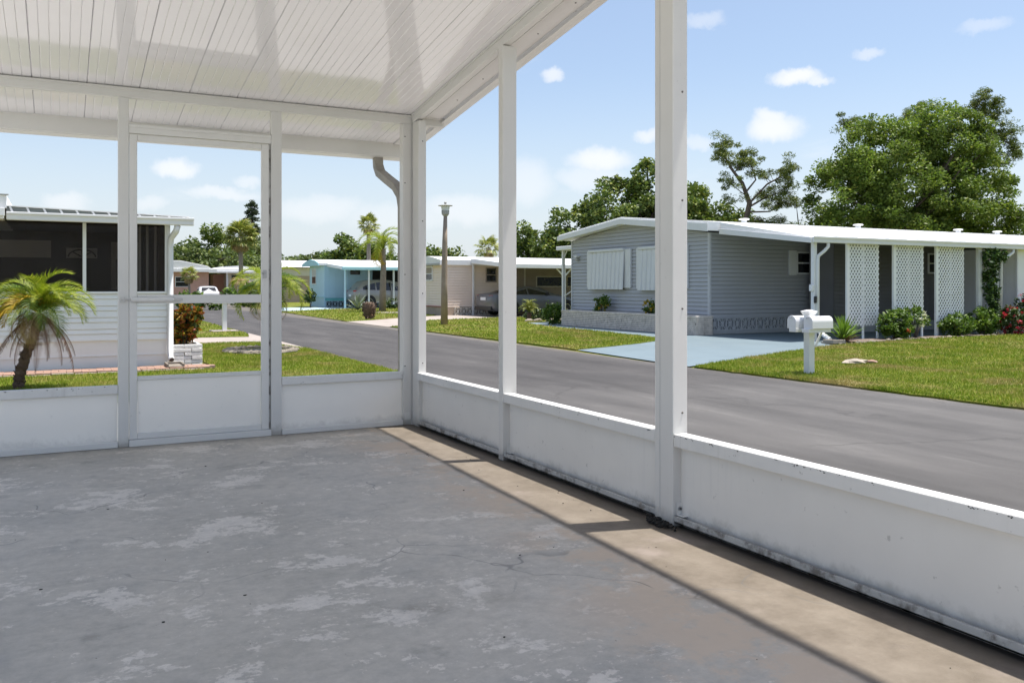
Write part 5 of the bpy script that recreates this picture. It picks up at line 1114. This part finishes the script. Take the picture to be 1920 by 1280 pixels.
# ---- far belt of trees down the street
def far(lab, base, lobes, n, seed, mat='hazy_leaf', size=.45, per=70, crad=.95): return tree('far_tree', lab, base, lobes, n, per, crad, size, mat, seed, (.35, 3.5), limbs=8)
far('dark open-branched oak left of the fan palm at the end of the street', (16.4, 110.0, GZ), [(-2.0, 0, 4.8, 3.2, 2.4, 2.2), (1.6, .5, 5.6, 2.6, 2.2, 2.6), (.6, 0, 8.0, 1.6, 1.4, 1.2), (4.0, 0, 4.6, 2.2, 2.0, 2.2), (-4.4, 0, 4.2, 2.2, 2.0, 2.0)], 130, 41, 'dark_oak_leaf')
far('dark rounded tree above the blue house roof, left of the queen palm', (29.5, 97.5, GZ), [(1.0, 0, 4.6, 2.2, 2.0, 1.8), (.2, .2, 6.4, 1.0, 1.0, .9), (-1.2, 0, 4.2, 1.6, 1.6, 1.3), (2.8, 0, 5.0, 1.6, 1.4, 1.4)], 85, 42, 'dark_oak_leaf')
far('low dull green tree right of the screen door post', (24.0, 112.0, GZ), [(-1.2, 0, 4.2, 2.2, 2.0, 2.0), (-2.0, 0, 6.0, 1.1, 1.0, 1.4), (1.4, 0, 4.0, 2.0, 1.8, 1.6)], 70, 43)
far('low pale green tree in the gap above the tan house', (30.0, 112.0, GZ), [(0, 0, 4.2, 2.4, 2.0, 1.7), (-2.4, 0, 4.0, 1.7, 1.6, 1.5)], 60, 44)
far('mid green tree directly behind the tan house roof', (35.5, 108.0, GZ), [(0, 0, 4.0, 2.4, 2.0, 1.6), (2.0, 0, 4.6, 1.8, 1.6, 1.5)], 60, 45, 'dark_oak_leaf')
far('tree mass behind the far left houses, under the fan palm', (12.8, 101.0, GZ), [(-2, 0, 3.6, 2.8, 2.0, 1.8), (1.5, 0, 3.8, 2.8, 2.0, 1.8), (5.0, 0, 3.6, 2.4, 2.0, 1.8)], 85, 46)
far('tree mass peeping out right of the white porch corner', (8.6, 112.0, GZ), [(0, 0, 4.6, 2.4, 2.0, 2.6), (2.4, 0, 4.0, 2.0, 2.0, 2.0)], 65, 47, 'dark_oak_leaf')
far('tree showing over the blue house carport, right of the queen palm', (34.5, 84.0, GZ), [(0, 0, 3.9, 2.2, 1.8, 1.5), (2.5, 0, 3.8, 1.8, 1.6, 1.3), (-2.2, 0, 3.8, 1.7, 1.6, 1.4)], 60, 48, 'dark_oak_leaf')
# tiered conifer
def conifer():
    rng = np.random.default_rng(51); root = bpy.data.objects.new('norfolk_pine', None); COL.objects.link(root); root.location = (22.9, 118.0, GZ); root.rotation_euler = (0, 0, ROTV); tag(root, 'tall tiered conifer rising above the fan palm', 'tree')
    C = []; Rd = []; m = MB(); m.tube([(0, 0, 0), (0, 0, 13.0)], [.25, .04], 7)
    for i in range(13):
        z = 4.3 + i * .68; L = 1.6 * (1 - .62 * (i / 12) ** 1.5) * random.uniform(.85, 1.12)
        for k in range(7):
            a = 2 * math.pi * k / 7 + i * .5; e = Vector((L * math.cos(a), L * math.sin(a), z + random.uniform(-.1, .5))) * random.uniform(.94, 1.0); m.tube([(0, 0, z), tuple(e)], [.04, .012], 4, cap=False)
            for q in (.3, .55, .8, 1.0): C.append((e.x * q, e.y * q, z + (e.z - z) * q)); Rd.append(random.uniform(.28, .44))
    me = npmesh('crown', cards(C, Rd, 22, .36, rng, .6, .3), 4, 'conifer_leaf'); o = bpy.data.objects.new('crown', me); COL.objects.link(o); o.parent = root
    me = rawmesh('trunk', m.v, m.f, 'bark', True); o = bpy.data.objects.new('trunk', me); COL.objects.link(o); o.parent = root
conifer()
# ---- palms
def frond_mesh(L, nl, ll, droop, lw, mat, seed, stem='palm_leaf', up=.25, vee=.5):
    """feather leaf along +x: arching rachis and paired leaflets"""
    rr = random.Random(seed); m = MB(); P = []; p = Vector((0, 0, 0)); n = 12
    for i in range(n + 1):
        P.append(p.copy()); s = i / n; ang = up - droop * s * (1 + .5 * s); p = p + Vector((math.cos(ang), 0, math.sin(ang))) * (L / n)
    m.tube(P, [.010 * L * (1 - .85 * i / n) + .0015 for i in range(n + 1)], 4, cap=False)
    nf = len(m.f); idx = [0] * nf
    for i in range(nl):
        s = .14 + .86 * (i + .5) / nl; f = s * n; k = min(int(f), n - 1); b = P[k].lerp(P[k + 1], f - k); T = (P[k + 1] - P[k]).normalized(); U = Vector((-T.z, 0, T.x))
        l = ll * math.sin(math.pi * (.16 + .78 * s)) * rr.uniform(.85, 1.12)
        for sd in (-1, 1):
            Y = Vector((0, sd, 0)); d = (Y * .85 + T * (.45 + .5 * s) + U * (vee * rr.uniform(.5, 1.2))).normalized()
            mid = b + d * l * .5; tip = b + d * l * .95 - Vector((0, 0, l * rr.uniform(.18, .42))); w_ = T * lw * .5
            q = len(m.v); m.v += [tuple(b - w_ * .6), tuple(b + w_ * .6), tuple(mid + w_), tuple(mid - w_), tuple(tip)]
            m.f += [(q, q + 1, q + 2, q + 3), (q + 3, q + 2, q + 4)]; idx += [0, 0]
    return rawmesh('frond', m.v, m.f, mat)
def fan_mesh(rad, pet, nb, mat, seed):
    """fan leaf: stalk and a folded disc of pointed blades"""
    rr = random.Random(seed); m = MB(); m.tube([(0, 0, 0), (pet * .6, 0, .06 * pet), (pet, 0, 0)], [.02, .016, .012], 4, cap=False)
    for i in range(nb):
        a = R(-125 + 250 * (i + .5) / nb); l = rad * (.75 + .25 * math.cos(a * .6)) * rr.uniform(.9, 1.08); c = Vector((pet, 0, 0)); d = Vector((math.cos(a), math.sin(a), 0)); t_ = Vector((-math.sin(a), math.cos(a), 0)); hw = rad * .62 * R(250 / nb) * .55
        fold = .03 * rad * (1 if i % 2 else -1)
        mid = c + d * l * .62 + Vector((0, 0, fold - .06 * l)); tip = c + d * l * .97 - Vector((0, 0, l * rr.uniform(.25, .5))); q = len(m.v)
        m.v += [tuple(c), tuple(mid - t_ * hw), tuple(mid + t_ * hw), tuple(tip)]; m.f += [(q, q + 1, q + 2), (q + 1, q + 3, q + 2)]
    return rawmesh('frond', m.v, m.f, mat)
def palm(name, label, base, trunk, rad, fronds, bark, crown=None, rz=0.0, ringed=False, group=None):
    """fronds: list of (mesh, azimuth, pitch, scale)"""
    root = bpy.data.objects.new(name, None); COL.objects.link(root); root.location = base; root.rotation_euler = (0, 0, rz); tag(root, label, 'palm', group)
    m = MB(); T = [Vector(p) for p in trunk]
    if ringed:     # old leaf bases: a stepped, knobbly stem
        pts = []; rs = []; n = 26
        for i in range(n):
            f = i / (n - 1) * (len(T) - 1); k = min(int(f), len(T) - 2); p = T[k].lerp(T[k + 1], f - k); r_ = rad[0] + (rad[1] - rad[0]) * i / (n - 1)
            pts += [p, p + (T[k + 1] - T[k]).normalized() * .004]; rs += [r_ * (.86 if i % 2 else 1.0), r_ * (1.08 if i % 2 else .9)]
        m.tube(pts, rs, 11)
        rr = random.Random(len(trunk))
        for i in range(90):
            f = rr.random(); k = min(int(f * (len(T) - 1)), len(T) - 2); p = T[k].lerp(T[k + 1], f * (len(T) - 1) - k); a = rr.uniform(0, 6.28); r_ = rad[0] + (rad[1] - rad[0]) * f
            o_ = Vector((math.cos(a), math.sin(a), 0)); m.tube([p + o_ * r_ * .8, p + o_ * (r_ + .016) + Vector((0, 0, .03))], [.016, .006], 4)
    else: m.tube(T, [rad[0] + (rad[1] - rad[0]) * i / (len(T) - 1) for i in range(len(T))], 10)
    me = rawmesh('trunk', m.v, m.f, bark, not ringed); o = bpy.data.objects.new('trunk', me); COL.objects.link(o); o.parent = root
    top = crown if crown is not None else T[-1]
    for me, az, pit, s in fronds:
        inst(me, 'frond', root, top, (random.uniform(-.25, .25), -R(pit), R(az)), (s, s, s))
    return root
# leaning pygmy date palm beside the white house
LF = [frond_mesh(.80, 46, .21, 1.55, .011, 'palm_leaf', i, up=.3) for i in range(3)] + [frond_mesh(.78, 44, .20, 1.9, .011, 'palm_leaf_dark', 5)]
LY = frond_mesh(.55, 36, .17, 1.7, .012, 'palm_leaf_yellow', 6); LT = frond_mesh(.72, 34, .17, 2.2, .010, 'palm_leaf_tan', 7, vee=.1); LD = frond_mesh(.82, 30, .10, .62, .010, 'palm_leaf_dead', 8, vee=-.3, up=.15)
fr = []; rr = random.Random(2)
for k in range(44):
    az = k * 137.5; pit = 80 - 66 * (k / 43) ** .8 + rr.uniform(-7, 7); fr.append((LF[k % 4], az, pit, rr.uniform(.76, 1.0)))
for k in range(8): fr.append((LY, 160 + k * 16 + rr.uniform(-9, 9), 34 + rr.uniform(-22, 20), rr.uniform(1.15, 1.55)))
for k in range(9): fr.append((LT, 110 + k * 22 + rr.uniform(-9, 9), -14 + rr.uniform(-14, 10), rr.uniform(.8, 1.0)))
for k in range(14): fr.append((LD, k * 27 + rr.uniform(-8, 8), -40 + rr.uniform(-14, 10), rr.uniform(.75, 1.08)))
palm('date_palm', 'small leaning palm with yellow and dead fronds in front of the white porch', (-.46, 12.4, GZ), [(0, 0, -.05), (.03, 0, .18), (.10, 0, .42), (.20, 0, .68), (.27, 0, .92)], (.068, .056), fr, 'palm_bark', crown=Vector((.28, 0, .97)), rz=ROTV, ringed=True)
# palm beside the street, mostly behind the door stile
fr = []; rr = random.Random(4); RF = [frond_mesh(1.12, 44, .27, 1.75, .016, 'palm_leaf', 20 + i, up=.3) for i in range(2)] + [frond_mesh(1.1, 42, .26, 2.1, .016, 'palm_leaf_dark', 25)]
for k in range(26): fr.append((RF[k % 3], k * 137.5, 76 - 74 * (k / 25) ** .8 + rr.uniform(-8, 8), rr.uniform(.8, 1.05)))
rt = frond_mesh(1.0, 30, .2, 1.9, .012, 'palm_leaf_tan', 27, vee=.1)
for k in range(5): fr.append((rt, k * 71, -25 + rr.uniform(-10, 10), .9))
palm('date_palm', 'arching green palm behind the latch side of the screen door', (3.68, 17.35, GZ), [(0, 0, -.05), (.01, 0, .4), (.03, 0, .8), (.02, 0, 1.22)], (.085, .075), fr, 'palm_bark', ringed=True)
# queen palm on the blue house lawn
QF = [frond_mesh(2.1, 48, .55, 2.1, .035, 'palm_leaf', 30 + i, up=.55) for i in range(2)] + [frond_mesh(2.0, 44, .5, 2.6, .035, 'palm_leaf', 33, up=.4)]
QY = frond_mesh(1.8, 36, .42, 2.6, .035, 'palm_leaf_yellow', 35); fr = []; rr = random.Random(6)
for k in range(16): fr.append((QF[k % 3], k * 137.5, 72 - 66 * (k / 15) ** .9 + rr.uniform(-6, 6), rr.uniform(.75, .98)))
fr += [(QY, 150, -20, .9), (QY, 250, -25, .8)]
palm('queen_palm', 'queen palm with drooping light green crown on the lawn of the blue house', (15.0, 42.9, GZ), [(0, 0, -.05), (.03, 0, 1.2), (.06, 0, 2.4), (.05, 0, 3.3)], (.19, .12), fr, 'palm_trunk_grey', rz=ROTV)
SF = [fan_mesh(.85, .9, 22, 'sabal_leaf', 40 + i) for i in range(3)]; SD = fan_mesh(.8, .8, 18, 'palm_leaf_tan', 44)
def sabal(lab, base, h, s, n, dead=6, seed=0, tr=(.2, .17)):
    rr = random.Random(seed); fr = [(SF[k % 3], k * 137.5, 80 - 115 * (k / n) ** .9 + rr.uniform(-8, 8), s * rr.uniform(.85, 1.1)) for k in range(n)]
    fr += [(SD, k * 360 / max(1, dead) + rr.uniform(-20, 20), -62 + rr.uniform(-12, 12), s * .9) for k in range(dead)]
    return palm('fan_palm', lab, base, [(0, 0, -.05), (.04, 0, h * .5), (0, 0, h)], tr, fr, 'palm_trunk_grey')
sabal('shaggy fan palm with round crown and tan trunk over the far left houses', (13.5, 74.3, GZ), 5.5, 1.0, 44, 12, 1)
sabal('fan palm top behind the queen palm', (24.9, 75.0, GZ), 6.9, .72, 22, 4, 2)
sabal('fan palm peeking over the beige house roof', (25.6, 51.8, GZ), 3.9, .62, 18, 3, 3)
sabal('little fan palm with orange skirt in front of the far pink wall', (7.4, 58.5, GZ), 2.05, .42, 18, 10, 4, (.09, .07))
SP = [frond_mesh(.6, 20, .2, 1.6, .02, 'sabal_leaf', 60 + i, up=.5) for i in range(2)]
palm('young_palm', 'young spiky palm in front of the grey sedan', (15.7, 28.3, GZ), [(0, 0, -.05), (0, 0, .2), (.01, 0, .34)], (.10, .08), [(SP[k % 2], k * 137.5, 82 - 60 * (k / 15), .9) for k in range(16)] + [(SP[k % 2], k * 120, 80, 1.15) for k in range(3)], 'palm_bark')
TP = [frond_mesh(1.5, 30, .4, 2.2, .04, 'palm_leaf_tan', 64), frond_mesh(1.5, 30, .4, 1.8, .04, 'palm_leaf', 65, up=.4)]
palm('feather_palm', 'straw-coloured feather palm beside the far white house', (12.6, 69.5, GZ), [(0, 0, -.05), (.02, 0, .8), (.05, 0, 1.6)], (.10, .08), [(TP[0 if k % 3 else 1], k * 137.5, 60 - 80 * (k / 15), .85) for k in range(16)], 'palm_trunk_grey')
# ---- agave, sago stump
def rosette(name, label, base, n, L, w_, mat, seed, cat='plant', pit=(85, 5), core=None):
    rr = random.Random(seed); root = bpy.data.objects.new(name, None); COL.objects.link(root); root.location = base; tag(root, label, cat)
    m = MB(); P = [(0, 0), (.3, .02), (.6, .02), (.85, -.01), (1, -.04)]; W = [.55, .9, 1, .55, .03]
    for (x, z), q in zip(P, W): m.v += [(x * L, -w_ * q, z * L + w_ * .35 * q), (x * L, 0, z * L), (x * L, w_ * q, z * L + w_ * .35 * q)]
    for i in range(4):
        for j in range(2): a = i * 3 + j; m.f.append((a, a + 1, a + 4, a + 3))
    me = rawmesh('leaf', m.v, m.f, mat)
    for k in range(n): inst(me, 'leaf', root, (0, 0, .05 + (core or 0)), (0, -R(pit[0] + (pit[1] - pit[0]) * (k / n) + rr.uniform(-6, 6)), R(k * 137.5)), (rr.uniform(.8, 1.1),) * 3)
    return root
rosette('agave', 'spiky grey agave on the lawn beside the silver vehicle', (14.6, 45.8, GZ), 26, .95, .07, 'agave_leaf', 1)
sg = rosette('sago_stump', 'dark knobbly cut palm stump with ragged base leaves by the pale driveway', (10.95, 32.9, GZ), 16, .38, .03, 'palm_leaf_dead', 2, 'stump', (-10, -60), core=.22)
m = MB(); rr = random.Random(8)
m.lathe([(.16, 0), (.19, .12), (.24, .3), (.26, .45), (.22, .62), (.12, .68)], (0, 0, .02), 12)
for k in range(110):
    a = rr.uniform(0, 6.28); z = rr.uniform(.1, .66); r_ = .17 + .09 * math.sin(min(1, z / .5) * 1.6); o_ = Vector((math.cos(a), math.sin(a), 0)); m.tube([o_ * r_ * .9 + Vector((0, 0, z)), o_ * (r_ + .045) + Vector((0, 0, z + .05))], [.025, .008], 4)
me = rawmesh('stump_core', m.v, m.f, 'palm_bark'); o = bpy.data.objects.new('stump_core', me); COL.objects.link(o); o.parent = sg
# ---- croton in the white brick planter
bush('croton', 'orange and green croton shrub in the white brick planter', (1.86, 15.25, .14), [(0, 0, .34, .24, .30, .28), (.05, -.1, .50, .20, .22, .20), (-.06, .1, .22, .22, .3, .2)], 150, 17, .075, .105, [('croton_leaf', 1.0, 'foliage')], 71, stems=12, asp=.42)
# ---- bed along the grey carport
g_ = None
rosette('bromeliad', 'spiky yellow-green bromeliad at the corner of the bed, beside the carport downspout', (16.05, 13.95, GZ), 60, .62, .026, 'shrub_leaf', 3, 'plant', (88, 18))
rosette('bromeliad', 'rusty dead bromeliad leaves at the foot of the spiky plant', (16.08, 13.90, GZ), 34, .34, .024, 'palm_leaf_dead', 4, 'plant', (40, -8))
bush('hibiscus', 'leafy hibiscus with one orange-red bloom between the first two lattice panels', (18.2, 14.25, GZ), [(0, 0, .42, .45, .3, .33), (-.28, 0, .36, .25, .25, .25), (.25, 0, .52, .28, .25, .25), (.1, -.1, .22, .3, .25, .18)], 120, 26, .10, .085, [('shrub_leaf', 1.0, 'foliage'), ('orange_flower', .02, 'bloom')], 72, stems=10)
bush('flowering_shrub', 'airy shrub with white-edged leaves in front of the second lattice panel', (19.1, 14.35, GZ), [(0, 0, .52, .32, .25, .30), (.22, 0, .45, .25, .2, .2), (-.15, 0, .72, .2, .16, .16)], 60, 20, .09, .075, [('shrub_leaf', .8, 'foliage'), ('white_flower', .35, 'blossom')], 73, stems=12)
bush('dark_shrub', 'low dark green shrub under the third lattice panel', (20.9, 14.4, GZ), [(0, 0, .32, .48, .35, .30), (-.3, 0, .25, .3, .3, .22)], 95, 26, .10, .085, [('shrub_leaf', 1.0, 'foliage')], 74)
bush('dark_shrub', 'round dark green shrub right of the third lattice panel', (21.95, 14.45, GZ), [(0, 0, .42, .48, .35, .38), (.2, 0, .3, .4, .3, .25)], 105, 26, .10, .085, [('shrub_leaf', 1.0, 'foliage')], 75)
bush('red_shrub', 'red-leaved shrub at the foot of the climbing vine', (22.75, 14.1, GZ), [(0, 0, .40, .42, .35, .38), (-.2, 0, .6, .25, .2, .2)], 80, 24, .10, .085, [('shrub_leaf_dark', .9, 'foliage'), ('red_flower', .55, 'blossom')], 76)
bush('red_shrub', 'taller red-flowered shrub in front of the white shed wall', (23.8, 14.2, GZ), [(0, 0, .55, .6, .4, .5), (-.1, 0, .9, .4, .3, .25), (.5, 0, .45, .5, .35, .4)], 130, 24, .12, .09, [('shrub_leaf_dark', 1.0, 'foliage'), ('red_flower', .45, 'blossom')], 77)
vn = bush('climbing_vine', 'dark green vine climbing the white carport post to the gutter', (22.5, 14.55, GZ), [(0, 0, 2.05, .45, .12, .28), (-.05, 0, 1.55, .28, .12, .4), (0, 0, 1.0, .22, .12, .4), (.05, 0, .55, .24, .14, .35), (.35, 0, 2.15, .35, .12, .16)], 150, 24, .10, .10, [('vine_leaf', 1.0, 'foliage')], 78, 'vine', stems=8)
bush('yellow_shrub', 'yellow-green leaves at the right margin beside the red shrub', (24.75, 14.3, GZ), [(0, 0, .8, .25, .25, .2)], 18, 14, .12, .16, [('palm_leaf', 1.0, 'foliage')], 79)
# stones edging that bed
rr = random.Random(15)
bed = [(15.3, 13.62), (15.9, 13.5), (17.2, 13.75), (18.2, 13.85), (19.5, 14.02), (21.2, 14.1), (23, 14.15), (25.2, 14.2)]
i = 0
for (xa, ya), (xb, yb) in zip(bed[:-1], bed[1:]):
    L = math.hypot(xb - xa, yb - ya); n = max(2, int(L / .26))
    for k in range(n):
        q = (k + rr.uniform(.2, .8)) / n; s = rr.uniform(.035, .09); x = xa + (xb - xa) * q; y = ya + (yb - ya) * q
        m = MB(); m.lump((0, 0, 0), (s * rr.uniform(1.1, 1.7), s, s * .6), 100 + i, 8)
        me = rawmesh('border_stone', m.v, m.f, 'stone', False); o = bpy.data.objects.new('border_stone', me); COL.objects.link(o); o.location = (x, y, GZ + .015 + s * .1); o.rotation_euler = (0, 0, rr.uniform(0, 3))
        tag(o, 'pale border stone edging the shrub bed along the grey carport', 'stone', 'border stones along the shrub bed'); i += 1
sheet('planting_bed', [(15.4, 13.68), (17.2, 13.8), (19.5, 14.05), (25.5, 14.25), (25.5, 14.62), (16.2, 14.5), (15.5, 14.1)], GZ + .032, 'mulch', .02, .2, skirt=.02)
s2 = thing('splash_block', (15.6, 13.85, GZ), 'pale splash block at the end of the slanting downspout by the carport', 'splash block')
m = MB(); m.box(15.35, 15.75, 13.62, 13.92, GZ + .03, GZ + .07); m.build('block_base', 'edging', s2, bevel=0.01)
for q in ((15.35, 15.75, 13.62, 13.65), (15.35, 15.75, 13.89, 13.92), (15.35, 15.38, 13.651, 13.889)): m = MB(); m.box(*q, GZ + .0705, GZ + .11); m.build('block_rim', 'edging', s2, bevel=0.008)
# broken stones lying in the lawn
for lab, x, y, s, sd in (('flat broken tan stone lying in the lawn right of the twin mailboxes', 11.75, 9.95, .16, 1), ('small brown stone beside the flat tan one in the lawn', 12.05, 9.9, .09, 2)):
    m = MB(); m.lump((0, 0, 0), (s * 1.5, s, s * .35), sd, 9); me = rawmesh('lawn_stone', m.v, m.f, 'paver' if sd == 2 else 'edging'); o = bpy.data.objects.new('lawn_stone', me); COL.objects.link(o); o.location = (x, y, GZ + .045); tag(o, lab, 'stone')
# rough stone ring round the street palm
pr_ = thing('stone_ring', (3.55, 17.35, GZ), 'low oval of weathered coral stone around the street palm', 'stone border')
rr = random.Random(18)
for k in range(26):
    a = 2 * math.pi * k / 26; m = MB(); m.lump((3.55 + .62 * math.cos(a), 17.35 + .75 * math.sin(a), GZ + .05), (.09 + rr.uniform(0, .05), .08, .05), 200 + k, 7); m.build('ring_stone', 'stone', pr_)
m = MB(); m.lathe([(.58, 0), (.5, .03), (.1, .035)], (3.55, 17.35, GZ + .02), 16); m.build('ring_fill', 'stone', pr_)
# ---- plants by the grey house front
bush('planter_shrub', 'yellow-green shrub in the brick planter under the first shutter', (15.28, 22.85, .27), [(0, 0, .25, .18, .38, .24), (.0, -.25, .42, .14, .16, .18)], 60, 20, .09, .085, [('shrub_leaf', .75, 'foliage'), ('palm_leaf_yellow', .25, 'young_leaves')], 81)
bush('planter_shrub', 'smaller ochre-leaved shrub in the brick planter, half hidden by the wide post', (15.28, 20.3, .27), [(0, 0, .22, .16, .25, .22)], 40, 18, .08, .085, [('shrub_leaf', .5, 'foliage'), ('palm_leaf_yellow', .5, 'young_leaves')], 82)
bush('green_shrub', 'bright green shrub at the far end of the brick planter', (15.1, 25.5, GZ), [(0, 0, .38, .32, .32, .38)], 60, 22, .11, .10, [('shrub_leaf', 1.0, 'foliage')], 83)
bush('green_shrub', 'low dark shrub in front of the sedan, left of the brick planter', (16.2, 28.6, GZ), [(0, 0, .22, .6, .4, .24), (.8, 0, .3, .5, .4, .3)], 80, 22, .12, .11, [('shrub_leaf_dark', 1.0, 'foliage')], 84)
for i, (x, y) in enumerate(((15.4, 27.75), (15.75, 27.7), (16.2, 27.6), (16.6, 27.6))):
    m = MB(); m.lump((0, 0, 0), (.18, .12, .07), 300 + i, 8); me = rawmesh('white_stone', m.v, m.f, 'edging'); o = bpy.data.objects.new('white_stone', me); COL.objects.link(o); o.location = (x, y, GZ + .06); tag(o, ('white stone at the foot of the young spiky palm', 'white stone just right of the young spiky palm', 'white stone in front of the low dark shrub by the walk', 'rightmost white stone, nearest the brick planter')[i], 'stone', 'white stones by the blue walk')
# pots and shrubs down the street
bush('far_shrub', 'green shrub at the foot of the far pink-walled house', (6.4, 50.5, GZ), [(0, 0, .5, .9, .6, .55), (1.3, 0, .4, .6, .5, .4)], 60, 22, .22, .2, [('shrub_leaf', 1.0, 'foliage')], 85)
bush('far_shrub', 'dark round potted shrub at the left corner of the blue house', (13.9, 53.2, GZ), [(0, 0, .75, .32, .32, .38)], 40, 22, .16, .15, [('shrub_leaf_dark', 1.0, 'foliage')], 86)
bush('far_shrub', 'low grey-green shrub under the silver vehicle, right of the queen palm', (17.6, 48.5, GZ), [(0, 0, .3, .8, .4, .3), (1.2, 0, .3, .6, .4, .3)], 60, 20, .18, .15, [('shrub_leaf_dark', .8, 'foliage'), ('agave_leaf', .3, 'pale_leaves')], 87)
bush('far_shrub', 'leafy shrubs massed at the bend behind the street palm', (10.6, 57.5, GZ), [(0, 0, .8, 1.2, .8, .8), (1.6, 0, 1.0, 1.2, .8, 1.0)], 90, 24, .28, .24, [('shrub_leaf', 1.0, 'foliage')], 88)
sheet('path', [(13.3, 40.3), (15.2, 39.8), (15.2, 41.6), (13.4, 41.4)], GZ + .034, 'concrete_pale')
